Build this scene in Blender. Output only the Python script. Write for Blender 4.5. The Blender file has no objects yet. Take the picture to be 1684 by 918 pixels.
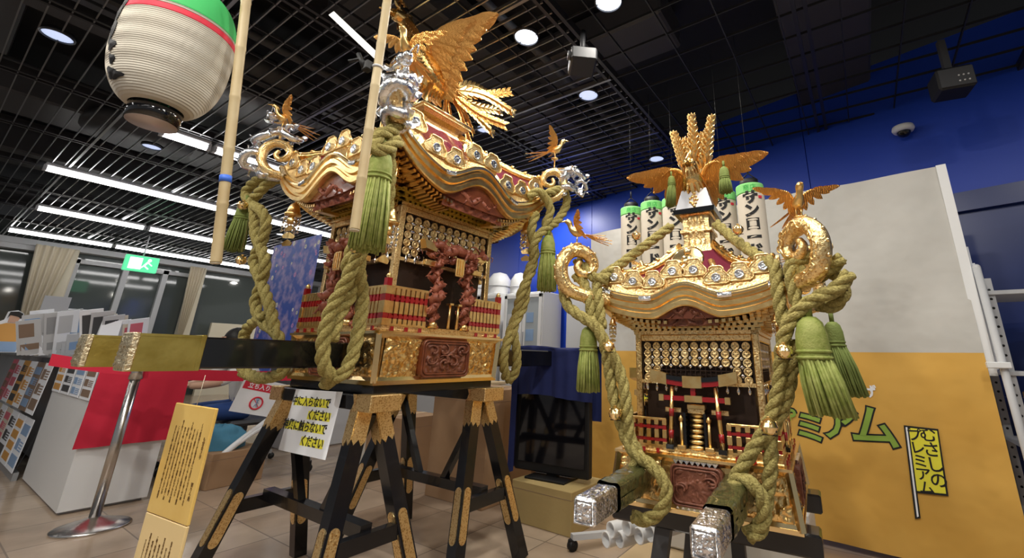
import bpy, math, random
from math import pi, sin, cos, radians, sqrt
from mathutils import Vector as V, Matrix, noise

# ---------------------------------------------------------------- camera, world, light
S = bpy.context.scene
W_, H_, F_ = 1684.0, 918.0, 703.9
PX, PY = 947.0, 379.6
CAMZ = 1.05
def rot_cam():
    a, b, c = -.28934, .580723, .0190541
    Rx = Matrix(((1,0,0),(0,cos(a),-sin(a)),(0,sin(a),cos(a))))
    Ry = Matrix(((cos(b),0,sin(b)),(0,1,0),(-sin(b),0,cos(b))))
    Rz = Matrix(((cos(c),-sin(c),0),(sin(c),cos(c),0),(0,0,1)))
    return Rz @ Rx @ Ry
MC = rot_cam(); MT = MC.transposed()
def wdir(v):
    d = MT @ V(v); return V((d.x, d.z, -d.y))
cam = bpy.data.cameras.new('camera'); camo = bpy.data.objects.new('camera', cam)
S.collection.objects.link(camo); S.camera = camo
rx, ry, rz = wdir((1,0,0)), wdir((0,-1,0)), wdir((0,0,-1))
camo.matrix_world = Matrix(((rx.x,ry.x,rz.x,0),(rx.y,ry.y,rz.y,0),(rx.z,ry.z,rz.z,CAMZ),(0,0,0,1)))
cam.sensor_width = 36; cam.lens = F_/W_*36; cam.clip_start = .02
cam.shift_x = -(PX-W_/2)/W_; cam.shift_y = (PY-H_/2)/W_
S.view_settings.view_transform = 'Standard'; S.view_settings.look = 'None'
S.view_settings.gamma = 1; S.view_settings.use_curve_mapping = False
S.view_settings.exposure = 0.0
TUBE_E, DOWN_W, WORLD_E = 11.0, 23.0, .21
world = bpy.data.worlds.new('world'); S.world = world; world.use_nodes = True
world.node_tree.nodes['Background'].inputs[0].default_value = (.93,.96,1,1)
world.node_tree.nodes['Background'].inputs[1].default_value = WORLD_E

def ray(px, py): return wdir((px-PX, py-PY, F_))
C0 = V((0,0,CAMZ))
def at(px, py, X=None, Y=None, Z=None):          # a point of the place on the plane X, Y or Z
    r = ray(px, py)
    if X is not None: t = X/r.x
    elif Y is not None: t = Y/r.y
    else: t = (Z-CAMZ)/r.z
    return C0 + r*t
def at_plane(px, py, q, n):
    r = ray(px, py); return C0 + r*((q-C0).dot(n)/r.dot(n))
rnd = random.Random(7)

# ---------------------------------------------------------------- materials
def mat(name, col, rough=.5, metal=0., bump=0., bscale=50., kind='noise', col2=None, cscale=8., emit=0., ecol=None, trans=0., coat=0., ior=1.45, detail=3., cf=(.35,.65)):
    m = bpy.data.materials.new(name); m.use_nodes = True
    nt = m.node_tree; b = nt.nodes['Principled BSDF']; I = b.inputs
    I['Base Color'].default_value = (*col, 1); I['Roughness'].default_value = rough; I['Metallic'].default_value = metal
    I['IOR'].default_value = ior
    if trans: I['Transmission Weight'].default_value = trans
    if coat: I['Coat Weight'].default_value = coat; I['Coat Roughness'].default_value = .05
    if emit:
        I['Emission Color'].default_value = (*(ecol or col), 1); I['Emission Strength'].default_value = emit
    tc = nt.nodes.new('ShaderNodeTexCoord')
    def tex(kind, scale):
        if kind == 'voronoi':
            t = nt.nodes.new('ShaderNodeTexVoronoi'); t.inputs['Scale'].default_value = scale; o = t.outputs['Distance']
        elif kind == 'ribs':
            t = nt.nodes.new('ShaderNodeTexWave'); t.bands_direction = 'Z'; t.inputs['Scale'].default_value = scale; o = t.outputs['Fac']
        elif kind == 'wave':
            t = nt.nodes.new('ShaderNodeTexWave'); t.inputs['Scale'].default_value = scale; t.inputs['Distortion'].default_value = 6; o = t.outputs['Fac']
        else:
            t = nt.nodes.new('ShaderNodeTexNoise'); t.inputs['Scale'].default_value = scale; t.inputs['Detail'].default_value = detail; o = t.outputs['Fac']
        nt.links.new(tc.outputs['Object'], t.inputs['Vector']); return o
    if col2:
        r = nt.nodes.new('ShaderNodeValToRGB'); r.color_ramp.elements[0].position, r.color_ramp.elements[1].position = cf
        r.color_ramp.elements[0].color = (*col2, 1); r.color_ramp.elements[1].color = (*col, 1)
        nt.links.new(tex('noise', cscale), r.inputs[0]); nt.links.new(r.outputs[0], I['Base Color'])
    if bump:
        bn = nt.nodes.new('ShaderNodeBump'); bn.inputs['Strength'].default_value = 1; bn.inputs['Distance'].default_value = bump
        nt.links.new(tex(kind, bscale), bn.inputs['Height']); nt.links.new(bn.outputs[0], I['Normal'])
    return m
G1 = (1.0,.73,.32)
M = dict(
 gold=mat('gold', G1, .30, 1, .0012, 70, col2=(.90,.58,.22), cscale=30),
 gold_smooth=mat('gold_smooth', (1,.77,.40), .22, 1, .0003, 30),
 gold_engraved=mat('gold_engraved', (1,.76,.38), .36, 1, .003, 130, col2=(.66,.38,.13), cscale=150, cf=(.36,.5)),
 gold_carved=mat('gold_carved', (1,.74,.33), .26, 1, .003, 60, col2=(.82,.48,.15), cscale=60),
 gold_feather=mat('gold_feather', (.95,.52,.16), .34, 1, .002, 60, 'wave'),
 brass=mat('brass', (.66,.53,.15), .36, 1, .0008, 60, col2=(.50,.38,.09), cscale=14),
 silver=mat('silver', (.86,.87,.90), .2, 1, .003, 90),
 silver_engraved=mat('silver_engraved', (.88,.89,.92), .24, 1, .006, 110, col2=(.38,.38,.40), cscale=110, cf=(.38,.5)),
 silver_plain=mat('silver_plain', (.9,.9,.93), .12, 1),
 lacquer=mat('black_lacquer', (.006,.006,.007), .12, 0, coat=.6),
 stand_black=mat('stand_black', (.008,.008,.010), .24, 0, .0004, 20, coat=.25),
 lacquer_silver=mat('silvered_lacquer', (.80,.80,.84), .30, 1),
 pale_engraved=mat('pale_engraved_metal', (.85,.74,.52), .4, 1, .004, 130, col2=(.50,.40,.24), cscale=110, cf=(.38,.5)),
 medallion=mat('medallion_gold', (.95,.76,.42), .42, 1, .002, 220, col2=(.66,.46,.20), cscale=30),
 red_lacquer=mat('red_lacquer', (.30,.012,.014), .22, 0, coat=.5),
 purple_lacquer=mat('purple_lacquer', (.20,.035,.06), .12, .0, coat=1.),
 dark_inside=mat('dark_inside', (.030,.014,.008), .5),
 soffit=mat('red_brown_wood', (.20,.055,.022), .35, 0, .002, 40, coat=.3, col2=(.12,.03,.012), cscale=20),
 carving=mat('brown_carving', (.23,.085,.05), .45, 0, .003, 90, col2=(.13,.04,.022), cscale=40),
 carving_red=mat('reddish_carving', (.36,.12,.07), .45, 0, .003, 80, col2=(.2,.05,.03), cscale=30),
 rope=mat('rope', (.43,.36,.125), .9, 0, .006, 190, col2=(.23,.185,.05), cscale=130, cf=(.3,.6)),
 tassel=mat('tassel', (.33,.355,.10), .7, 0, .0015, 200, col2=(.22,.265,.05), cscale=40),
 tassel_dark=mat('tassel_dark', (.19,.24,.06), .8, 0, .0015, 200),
 tassel_pale=mat('tassel_thread', (.62,.62,.24), .7),
 bamboo=mat('bamboo', (.50,.40,.23), .5, 0, .0008, 40, col2=(.44,.33,.17), cscale=6),
 white=mat('white_paint', (.78,.79,.80), .4), white_warm=mat('white_warm', (.74,.72,.68), .5),
 paper=mat('paper', (.84,.87,.93), .8), grey=mat('grey_metal', (.36,.37,.39), .4, .3),
 lightgrey=mat('light_grey', (.55,.56,.58), .5), darkgrey=mat('dark_grey', (.06,.062,.068), .5),
 steel=mat('brushed_steel', (.62,.60,.58), .25, 1, .0004, 80),
 black=mat('black_plastic', (.006,.006,.007), .55), screen=mat('screen_glass', (.004,.004,.006), .07, 0, coat=.5),
 red_cloth=mat('red_cloth', (.62,.02,.055), .8, 0, .002, 15), navy=mat('navy_cloth', (.010,.018,.10), .85, 0, .004, 12),
 blue_wall=mat('blue_wall', (.014,.062,.52), .42, 0, .0006, 8), blue_dark=mat('blue_dark', (.010,.028,.16), .3),
 cardboard=mat('cardboard', (.40,.25,.14), .8, 0, .001, 30, col2=(.35,.21,.11), cscale=3),
 cardboard_light=mat('cardboard_light', (.42,.31,.13), .8, 0, .001, 30),
 woodtop=mat('light_wood', (.62,.47,.28), .5, 0, .0005, 12),
 signwood=mat('sign_yellow', (.80,.55,.16), .35, 0, .0006, 30, col2=(.70,.44,.10), cscale=5, coat=.5),
 signpale=mat('sign_pale', (.82,.62,.30), .35, 0, .0006, 30, coat=.5),
 ink=mat('ink', (.012,.012,.014), .7), ink_brown=mat('ink_brown', (.16,.08,.02), .7), ink_red=mat('ink_red', (.65,.03,.06), .7),
 green=mat('green', (.06,.50,.10), .7), green_pale=mat('green_pale', (.25,.68,.22), .7),
 yellow=mat('marker_yellow', (.85,.80,.06), .7), olive=mat('olive_letters', (.25,.40,.06), .7),
 washi=mat('lantern_paper', (.50,.465,.40), .85, 0, .0013, 40, 'ribs', col2=(.45,.41,.34), cscale=5),
 lant_small=mat('small_lantern_paper', (.66,.60,.50), .8),
 orange_cloth=mat('orange_cloth', (.70,.41,.09), .8, 0, .03, 2.6, col2=(.64,.36,.07), cscale=2),
 grey_cloth=mat('white_cloth', (.58,.57,.54), .85, 0, .03, 3, col2=(.51,.50,.47), cscale=2.5),
 tape_blue=mat('tape_blue', (.05,.16,.7), .5), olive_plastic=mat('olive_film', (.055,.058,.02), .22, 0, .012, 30, coat=.6),
 curtain=mat('curtain', (.62,.55,.42), .85, 0, .002, 20), cream=mat('cream', (.70,.64,.50), .6),
 glass=mat('dark_glass', (.10,.115,.11), .06, 0, ior=1.6), ceil=mat('black_ceiling', (.012,.012,.014), .6),
 duct=mat('duct_metal', (.065,.066,.072), .5), ceil_mid=mat('duct_grey', (.020,.021,.025), .5), wire=mat('ceiling_wire', (.30,.31,.33), .28, .8), wire_dark=mat('dark_beam', (.022,.022,.026), .4),
 tube=mat('tube_light', (1,1,1), .5, emit=TUBE_E, ecol=(1,.975,.95)), lamp=mat('lamp_disc', (1,1,1), .5, emit=5, ecol=(.80,.88,1)),
 lamp_dim=mat('lamp_glass', (.5,.58,.75), .3, emit=.9, ecol=(.62,.72,1)),
 lampglow=mat('lamp_globe', (1,.97,.92), .5, emit=1.6, ecol=(1,.97,.92)),
 exit=mat('exit_green', (.05,.55,.25), .5, emit=.9, ecol=(.12,.75,.35)), exitw=mat('exit_white', (.9,1,.9), .5, emit=1., ecol=(.85,1,.85)),
 skin=mat('skin', (.60,.36,.25), .5), hair=mat('hair', (.010,.008,.007), .5), jeans=mat('jeans', (.02,.06,.22), .8),
 blue_bag=mat('blue_bag', (.06,.22,.34), .7, 0, .01, 9), plastic_bag=mat('plastic_bag', (.66,.62,.56), .35, 0, .02, 9),
 poster1=mat('poster_blue', (.05,.11,.50), .5, 0, 0, 1, col2=(.42,.34,.62), cscale=7, cf=(.36,.56)),
 orange=mat('orange_print', (.65,.33,.08), .6), pinkred=mat('pink_print', (.65,.15,.2), .6), bluep=mat('blue_print', (.25,.38,.6), .6),
 brownp=mat('brown_print', (.25,.17,.12), .6), flower=mat('violet_print', (.62,.32,.62), .5), flowerw=mat('pale_print', (.85,.82,.7), .5),
)

# ---------------------------------------------------------------- mesh collector
class MB:
    def __init__(s): s.v = []; s.f = []; s.sm = []
    def add(s, vs, fs, mx=None, smooth=False):
        o = len(s.v)
        s.v += [(mx @ V(p)) if mx else V(p) for p in vs]
        s.f += [tuple(o+i for i in f) for f in fs]; s.sm += [smooth]*len(fs); return s
    def box(s, x0, x1, y0, y1, z0, z1, mx=None, bev=0):
        if bev <= 0:
            vs = [(x,y,z) for z in (z0,z1) for y in (y0,y1) for x in (x0,x1)]
            return s.add(vs, [(0,2,3,1),(4,5,7,6),(0,1,5,4),(2,6,7,3),(0,4,6,2),(1,3,7,5)], mx)
        b = min(bev, (x1-x0)*.49, (y1-y0)*.49, (z1-z0)*.49)
        vs = []; idx = {}
        for iz,(z,zi) in enumerate(((z0,z0+b),(z1,z1-b))):
            for iy,(y,yi) in enumerate(((y0,y0+b),(y1,y1-b))):
                for ix,(x,xi) in enumerate(((x0,x0+b),(x1,x1-b))):
                    for a,p in (('x',(x,yi,zi)),('y',(xi,y,zi)),('z',(xi,yi,z))):
                        idx[(ix,iy,iz,a)] = len(vs); vs.append(p)
        g = lambda *k: idx[k]; fs = []
        for i in (0,1):
            q = lambda a,l: [g(*t,a) for t in l]
            l = [(i,0,0),(i,1,0),(i,1,1),(i,0,1)]; f = q('x',l); fs.append(tuple(f if i else f[::-1]))
            l = [(0,i,0),(0,i,1),(1,i,1),(1,i,0)]; f = q('y',l); fs.append(tuple(f if i else f[::-1]))
            l = [(0,0,i),(1,0,i),(1,1,i),(0,1,i)]; f = q('z',l); fs.append(tuple(f if i else f[::-1]))
        for i in (0,1):
            for j in (0,1):
                fs.append((g(0,i,j,'y'),g(1,i,j,'y'),g(1,i,j,'z'),g(0,i,j,'z')))
                fs.append((g(i,0,j,'x'),g(i,1,j,'x'),g(i,1,j,'z'),g(i,0,j,'z')))
                fs.append((g(i,j,0,'x'),g(i,j,1,'x'),g(i,j,1,'y'),g(i,j,0,'y')))
                for k in (0,1): fs.append((g(i,j,k,'x'),g(i,j,k,'y'),g(i,j,k,'z')))
        return s.add(vs, fs, mx)
    def tube(s, path, r, n=8, cap=True, closed=False, flat=1., smooth=True, up=None, tw=0.):
        P = [V(p) for p in path]; N = len(P)
        R = r if hasattr(r, '__len__') else [r]*N
        vs = []; fs = []; nrm = None
        for i in range(N):
            a = P[(i-1) % N] if (closed or i > 0) else P[i]; b = P[(i+1) % N] if (closed or i < N-1) else P[i]
            t = (b-a); t = t.normalized() if t.length > 1e-9 else V((0,0,1))
            if nrm is None:
                u0 = V(up) if up else (V((0,0,1)) if abs(t.z) < .9 else V((1,0,0)))
                nrm = (u0 - t*u0.dot(t)).normalized()
            else:
                nn = nrm - t*nrm.dot(t)
                if up: u0 = V(up); nn = u0 - t*u0.dot(t)
                if nn.length > 1e-6: nrm = nn.normalized()
            bi = t.cross(nrm)
            for k in range(n):
                a_ = 2*pi*k/n + tw*i
                vs.append(P[i] + nrm*cos(a_)*R[i] + bi*sin(a_)*R[i]*flat)
        m = N if closed else N-1
        for i in range(m):
            for k in range(n):
                j = (i+1) % N
                fs.append((i*n+k, i*n+(k+1)%n, j*n+(k+1)%n, j*n+k))
        if cap and not closed: fs.append(tuple(range(n))[::-1]); fs.append(tuple((N-1)*n+k for k in range(n)))
        return s.add(vs, fs, None, smooth)
    def cyl(s, p0, p1, r0, r1=None, n=16, smooth=True):
        return s.tube([p0,p1], [r0, r0 if r1 is None else r1], n, smooth=smooth)
    def bar(s, p0, p1, w, h, up=(0,0,1)):            # rectangular beam between two points
        p0, p1, up = V(p0), V(p1), V(up); t = (p1-p0).normalized(); a = t.cross(up).normalized(); b = a.cross(t)
        vs = [p + a*x*w/2 + b*y*h/2 for p in (p0,p1) for x,y in ((-1,-1),(1,-1),(1,1),(-1,1))]
        return s.add(vs, [(3,2,1,0),(4,5,6,7),(0,1,5,4),(1,2,6,5),(2,3,7,6),(3,0,4,7)])
    def lathe(s, prof, n=24, mx=None, smooth=True):
        vs = []; fs = []
        for r, z in prof:
            for k in range(n): vs.append((r*cos(2*pi*k/n), r*sin(2*pi*k/n), z))
        for i in range(len(prof)-1):
            for k in range(n): fs.append((i*n+k, i*n+(k+1)%n, (i+1)*n+(k+1)%n, (i+1)*n+k))
        ring = abs(prof[0][0]-prof[-1][0])+abs(prof[0][1]-prof[-1][1]) < 1e-6
        if prof[0][0] > 1e-6 and not ring: fs.append(tuple(range(n))[::-1])
        if prof[-1][0] > 1e-6 and not ring: fs.append(tuple((len(prof)-1)*n+k for k in range(n)))
        return s.add(vs, fs, mx, smooth)
    def ball(s, c, r, n=12, m=8, mx=None):
        rr = r if hasattr(r,'__len__') else (r,r,r)
        prof = [(sin(pi*i/m), -cos(pi*i/m)) for i in range(m+1)]; prof[0] = (0,-1); prof[-1] = (0,1)
        T = Matrix.Translation(V(c)) @ (mx or Matrix()) @ Matrix.Diagonal((*rr,1))
        return s.lathe(prof, n, T)
    def prism(s, poly, t0, t1, mx=None, smooth=False):  # polygon in local XY, thickness along Z
        n = len(poly)
        vs = [(x,y,t0) for x,y in poly] + [(x,y,t1) for x,y in poly]
        fs = [tuple(range(n))[::-1], tuple(range(n,2*n))] + [(i,(i+1)%n,n+(i+1)%n,n+i) for i in range(n)]
        return s.add(vs, fs, mx, smooth)
    def grid(s, fn, nu, nv, smooth=True, flip=False):
        vs = [fn(i/nu, j/nv) for j in range(nv+1) for i in range(nu+1)]
        fs = []
        for j in range(nv):
            for i in range(nu):
                a = j*(nu+1)+i; q = (a, a+1, a+nu+2, a+nu+1); fs.append(q[::-1] if flip else q)
        return s.add(vs, fs, None, smooth)
    def build(s, name, material, parent=None, world=False, mx=None):
        vs = s.v
        if mx: vs = [mx @ p for p in vs]
        if not vs: raise ValueError(name)
        loc = V((0,0,0))
        if parent is not None and world:
            inv = parent.matrix_basis.inverted(); vs = [inv @ p for p in vs]
        elif parent is None:
            lo = V([min(p[i] for p in vs) for i in range(3)]); hi = V([max(p[i] for p in vs) for i in range(3)])
            loc = V(((lo.x+hi.x)/2, (lo.y+hi.y)/2, lo.z)); vs = [p-loc for p in vs]
        me = bpy.data.meshes.new(name); me.from_pydata([tuple(p) for p in vs], [], s.f)
        me.polygons.foreach_set('use_smooth', s.sm); me.update()
        me.materials.append(M[material] if isinstance(material, str) else material)
        o = bpy.data.objects.new(name, me); o.location = loc; S.collection.objects.link(o)
        if parent is not None: o.parent = parent
        return o
def tag(o, label=None, cat=None, group=None, kind=None):
    if label: o['label'] = label
    if cat: o['category'] = cat
    if group: o['group'] = group
    if kind: o['kind'] = kind
    return o
def thing(name, label, cat, loc=(0,0,0), rz=0., group=None):
    o = bpy.data.objects.new(name, None); o.empty_display_size = .1; S.collection.objects.link(o)
    o.location = loc; o.rotation_euler = (0,0,rz)
    o.matrix_basis = Matrix.Translation(V(loc)) @ Matrix.Rotation(rz, 4, 'Z')
    return tag(o, label, cat, group)
def struct(name, mb, m): return tag(mb.build(name, m), kind='structure')
def dup_children(src, dst):
    for ch in list(src.children):
        c = ch.copy(); S.collection.objects.link(c); c.parent = dst; dup_children(ch, c)
def dup(root, loc, rz=None, label=None):
    r = root.copy(); S.collection.objects.link(r); r.location = loc
    if rz is not None: r.rotation_euler = (0,0,rz)
    if label: r['label'] = label
    dup_children(root, r); return r
def spline(pts, n=8, closed=False):
    P = [V(p) for p in pts]; N = len(P); out = []
    for i in range(N if closed else N-1):
        p1, p2 = P[i], P[(i+1)%N]
        p0 = P[(i-1)%N] if (closed or i > 0) else p1*2-p2
        p3 = P[(i+2)%N] if (closed or i < N-2) else p2*2-p1
        for k in range(n):
            t = k/n
            out.append(.5*((2*p1)+(p2-p0)*t+(2*p0-5*p1+4*p2-p3)*t*t+(3*p1-p0-3*p2+p3)*t**3))
    if not closed: out.append(P[-1])
    return out
def rect_mx(o, ex, ey):                              # local XY plane laid into the world
    ex = V(ex).normalized(); ez = ex.cross(V(ey)).normalized(); ey = ez.cross(ex)
    return Matrix(((ex.x,ey.x,ez.x,o[0]),(ex.y,ey.y,ez.y,o[1]),(ex.z,ey.z,ez.z,o[2]),(0,0,0,1)))
def text_mb(body, size, ext=.0006, align='CENTER', bold=0.):
    cu = bpy.data.curves.new('t', 'FONT'); cu.body = body; cu.size = size; cu.extrude = ext; cu.align_x = align; cu.align_y = 'CENTER'
    cu.space_line = .92; cu.offset = bold; cu.resolution_u = 3
    o = bpy.data.objects.new('t', cu); S.collection.objects.link(o)
    dg = bpy.context.evaluated_depsgraph_get(); dg.update(); me = bpy.data.meshes.new_from_object(o.evaluated_get(dg))
    mb = MB(); mb.add([v.co.copy() for v in me.vertices], [tuple(p.vertices) for p in me.polygons])
    bpy.data.objects.remove(o); bpy.data.curves.remove(cu); bpy.data.meshes.remove(me)
    return mb
def text(name, body, size, m, mx, parent=None, world=False, bold=0., sx=1.):
    mb = text_mb(body, size, bold=bold); mb.v = [mx @ V((p[0]*sx, p[1], p[2])) for p in mb.v]
    if not mb.v: mb.box(0,.001,0,.001,0,.001)
    return mb.build(name, m, parent, world)

# ---------------------------------------------------------------- room shell
CEIL = 3.2
nt_floor = mat('floor_tiles', (.50,.40,.31), .18, 0)
def floor_nodes(m):
    nt = m.node_tree; b = nt.nodes['Principled BSDF']
    tc = nt.nodes.new('ShaderNodeTexCoord')
    br = nt.nodes.new('ShaderNodeTexBrick'); br.offset = 0; br.inputs['Scale'].default_value = 1
    br.inputs['Brick Width'].default_value = .45; br.inputs['Row Height'].default_value = .45; br.inputs['Mortar Size'].default_value = .004
    br.inputs['Color1'].default_value = (.46,.36,.27,1); br.inputs['Color2'].default_value = (.33,.24,.17,1); br.inputs['Mortar'].default_value = (.22,.17,.13,1)
    no = nt.nodes.new('ShaderNodeTexNoise'); no.inputs['Scale'].default_value = 3; no.inputs['Detail'].default_value = 8
    mx = nt.nodes.new('ShaderNodeMixRGB'); mx.blend_type = 'OVERLAY'; mx.inputs[0].default_value = .5
    nt.links.new(tc.outputs['Object'], br.inputs['Vector']); nt.links.new(tc.outputs['Object'], no.inputs['Vector'])
    nt.links.new(br.outputs['Color'], mx.inputs[1]); nt.links.new(no.outputs['Fac'], mx.inputs[2])
    nt.links.new(mx.outputs[0], b.inputs['Base Color'])
floor_nodes(nt_floor)
mb = MB(); mb.box(-22,5,-6,9,-.1,0); struct('floor', mb, nt_floor)
mb = MB(); mb.box(-22,5,-6,9,4.1,4.2)
struct('ceiling', mb, 'ceil')
# open grid ceiling: beams along Y, rods along X
mb = MB()
k = -9
for i in range(-8, 8):
    x = -1.40 + 1.36*i
    if x > 3.4 or x < -14: continue
    mb.box(x-.045, x-.02, -3, 8.2, CEIL, CEIL+.06); mb.box(x+.02, x+.045, -3, 8.2, CEIL, CEIL+.06)
struct('trim_1', mb, 'wire_dark')
mb = MB()
y = -2.9
while y < 8.0:
    x1 = 3.4
    mb.box(-14.1, -1.4, y-.004, y+.004, CEIL+.005, CEIL+.03)
    y += .1
for i in range(8): mb.box(-14.1, -1.4, -.35+.98*i, -.33+.98*i, CEIL-.005, CEIL+.035)
struct('trim_2', mb, 'wire')
mb = MB()
y = -2.9
while y < 6.0:
    mb.box(-1.4, 3.4, y-.003, y+.003, CEIL+.005, CEIL+.024); y += .24
for i in range(15):
    x = -3.9+.34*i; mb.box(x-.004, x+.004, -2.9, 7, CEIL+.004, CEIL+.026)
struct('trim_3', mb, 'ceil_mid')
# ducts, slabs and pipes above the grid
mb = MB()
for x0,x1,y0,y1,z0,z1 in ((-7.6,-6.9,-2,5,3.55,3.9),(-4.9,-4.3,-1,2.6,3.5,3.95),(-10,-9.2,-2,5,3.6,3.95),(-12.6,-12.1,-2,6,3.5,3.9),(-3.2,-2.4,1.2,5,3.6,3.95),(-8.9,-1,2.7,3.2,3.75,4.05),(-8,-2,-.6,-.1,3.7,4.0),(-.2,.4,0,4.5,3.55,3.9)):
    mb.box(x0,x1,y0,y1,z0,z1, bev=.02)
for x in (-5.9,-3.7,-11,-1.9): mb.cyl((x,-2,3.45),(x,6,3.45),.035,n=10)
mb.lathe([(.62,0),(.62,.1),(.5,.22)], 32, Matrix.Translation((-4.6,1.25,3.36)))
mb.lathe([(.5,0),(.5,.1),(.4,.2)], 32, Matrix.Translation((-7.0,1.0,3.5)))
struct('trim_4', mb, 'duct')
# blue wall on the right (runs at 169 degrees)
wa = radians(169.07-180); wu = V((cos(wa), sin(wa), 0)); wn = V((-sin(wa), cos(wa), 0))
W0 = at(1251,247,Z=CEIL)
def wallbox(mb, a0, a1, z0, z1, d0, d1):
    T = rect_mx(W0*1, wu, (0,0,1)); T.translation = V((W0.x, W0.y, 0))
    mb.box(a0,a1,z0,z1,-d1,-d0, mx=T)
mb = MB()
ed = [-7.2,-5.6,-4.0,-2.4,-.75,.42,2.1,3.6,5.2]
for a, b in zip(ed[:-1], ed[1:]): wallbox(mb, a+.004, b-.004, 2.32, CEIL+.5, 0, .1)
for a, b in zip(ed[:5], ed[1:6]): wallbox(mb, a+.004, b-.004, 0.02, 2.315, 0, .1)
wallbox(mb, -7.2, 5.2, 0, CEIL+.5, .02, .2)
struct('wall_right', mb, 'blue_wall')
mb = MB(); wallbox(mb, .42, 5.2, .85, 2.31, .015, .06)
struct('window_1', mb, 'blue_dark')
mb = MB(); wallbox(mb, .4, 5.2, 2.18, 2.33, -.035, .03); wallbox(mb, .4, 5.2, 0, .85, -.02, .03)
struct('trim_5', mb, 'blue_dark')
# far partition and window wall on the left
mb = MB(); wallbox(mb,-2.80,-1.0,0,2.3,-.06,-.01); struct('wall_back', mb, 'lightgrey')
WX = -14.2
mb = MB(); mb.box(WX-.3,WX-.2,-6,9,0,3.6); struct('wall_left', mb, 'glass')
mb = MB()
mb.box(WX-.2,WX+.1,-6,9,3.08,3.2); mb.box(WX-.2,WX+.05,-6,1.55,2.98,3.1)
for y in (1.75, 2.55, 3.25): mb.box(WX-.2,WX-.08,y-.05,y+.05,0,2.95)
mb.box(WX-.2,WX-.08,1.7,3.9,2.86,2.95); mb.box(WX-.2,WX-.08,1.7,3.9,1.28,1.34)
mb.box(WX-.2,WX-.08,-6,1.6,1.3,1.36); mb.box(WX-.2,WX-.08,4.0,9,1.3,1.36)
for y in (-3.2,-1.0,.6,5.4,7): mb.box(WX-.2,WX-.08,y-.04,y+.04,0,3.1)
struct('window_2', mb, 'lightgrey')
for nm,y in (('trim_6',1.6),('trim_7',3.85)):
    mb = MB(); mb.box(WX-.15,WX+.12,y-.12,y+.12,0,3.12, bev=.02); struct(nm, mb, 'cream')
mb = MB(); mb.box(WX+.2,WX+.3,4.3,8.4,0,1.75); struct('wall_partition', mb, 'cream')
# gathered curtains
def curtain(y, label, wide):
    def fn(u, v):
        w = wide*(.35+.65*abs(v-.45)**.8*1.6 if v > .45 else .35+.3*(.45-v))
        return V((WX+.2+.03*sin(u*pi*10), y+(u-.5)*w, .0+3.1*v))
    mb = MB(); mb.grid(fn, 40, 20); mb.grid(lambda u,v: fn(u,v)+V((.02,0,0)), 40, 20)
    return tag(mb.build('curtain', 'curtain'), label, 'curtain', 'cream curtains at the far windows')
curtain(1.36, 'cream curtain gathered beside the left window pillar', .55)
curtain(3.75, 'cream curtain gathered at the pillar right of the exit sign', .3)

# ---------------------------------------------------------------- lamps
def tube_light(x, y0, y1, label, z=CEIL-.06):
    t = thing('tube_light', label, 'ceiling light', (x,(y0+y1)/2,z), group='long ceiling tube lights'); h = (y1-y0)/2
    mb = MB(); mb.tube([(0,-h+.02,0),(0,h-.02,0)], .035, 10); mb.build('tube', 'tube', t)
    mb = MB(); mb.box(-.05,.05,-h,h,.03,.07, bev=.008); mb.build('housing', 'lightgrey', t)
    mb = MB(); mb.box(-.035,.035,-h-.01,-h+.02,-.03,.04); mb.box(-.035,.035,h-.02,h+.01,-.03,.04); mb.build('socket', 'lightgrey', t)
rows = [(-8.0,.46,2.45,'long tube light highest of the rows above the window wall'),(-8.0,2.5,4.5,'tube light continuing the upper row behind the gilded eave'),
 (-10.5,.68,1.93,'tube light at the left end of the middle row'),(-10.5,1.98,3.6,'tube light right of the middle row gap'),(-10.5,3.65,5.2,'farthest right tube light of the middle row'),
 (-13.0,.62,2.0,'tube light at the left end of the lowest row'),(-13.0,2.03,3.7,'second tube light of the lowest row'),(-13.0,3.74,5.3,'third tube light of the lowest row'),
 (-5.6,.93,1.32,'short tube light just under the big paper lantern'),(-5.6,1.36,2.9,'tube light right of the lantern, behind the bamboo pole')]
for r in rows: tube_light(*r)
for i,(x,y0,y1) in enumerate(((-8.0,-2.6,-.4),(-5.6,-2.6,-.4),(-3.2,-3.2,-.9),(-.6,-3.2,-.9),(1.6,-3.2,-.9))):  # unseen tubes added behind the camera as fill light
    tube_light(x,y0,y1,'added fill tube light behind the viewer, %s row from the windows' % ('first','second','third','fourth','fifth')[i])
def downlight(x, y, label, z=CEIL, on=True, power=1., shine=True):
    t = thing('downlight', label, 'ceiling light', (x,y,z), group='round ceiling downlights')
    mb = MB(); mb.lathe([(.080,-.004),(.09,0),(.09,.012),(.088,.03),(.080,.03),(.080,-.004)], 28); mb.build('rim', 'ceil_mid', t)
    mb = MB(); mb.lathe([(.0,.0),(.05,.002),(.079,.008),(.079,.02),(0,.02)], 24); mb.build('lens', 'lamp' if on else 'lamp_dim', t)
    if shine:
        L = bpy.data.lights.new('downlight_lamp', 'AREA'); L.shape = 'DISK'; L.size = .14; L.energy = DOWN_W*power; L.color = (1,.95,.86)
        o = bpy.data.objects.new('downlight_lamp', L); S.collection.objects.link(o); o.parent = t; o.location = (0,0,-.02)
downlight(-4.55,.09,'round downlight left of the big paper lantern',on=False,power=.6)
downlight(-1.68,1.88,'bright round downlight right of the large gilded wing', power=.5)
downlight(-1.67,2.70,'round downlight above the small shrine, lower one', on=False)
downlight(-1.04,1.91,'round downlight at the top edge of the picture', power=.5)
downlight(-1.65,4.13,'round downlight low down just left of the small phoenix', on=False, shine=False)
downlight(-6.29,1.01,'small downlight in the dark ceiling under the lantern', on=False, shine=False)
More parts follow.
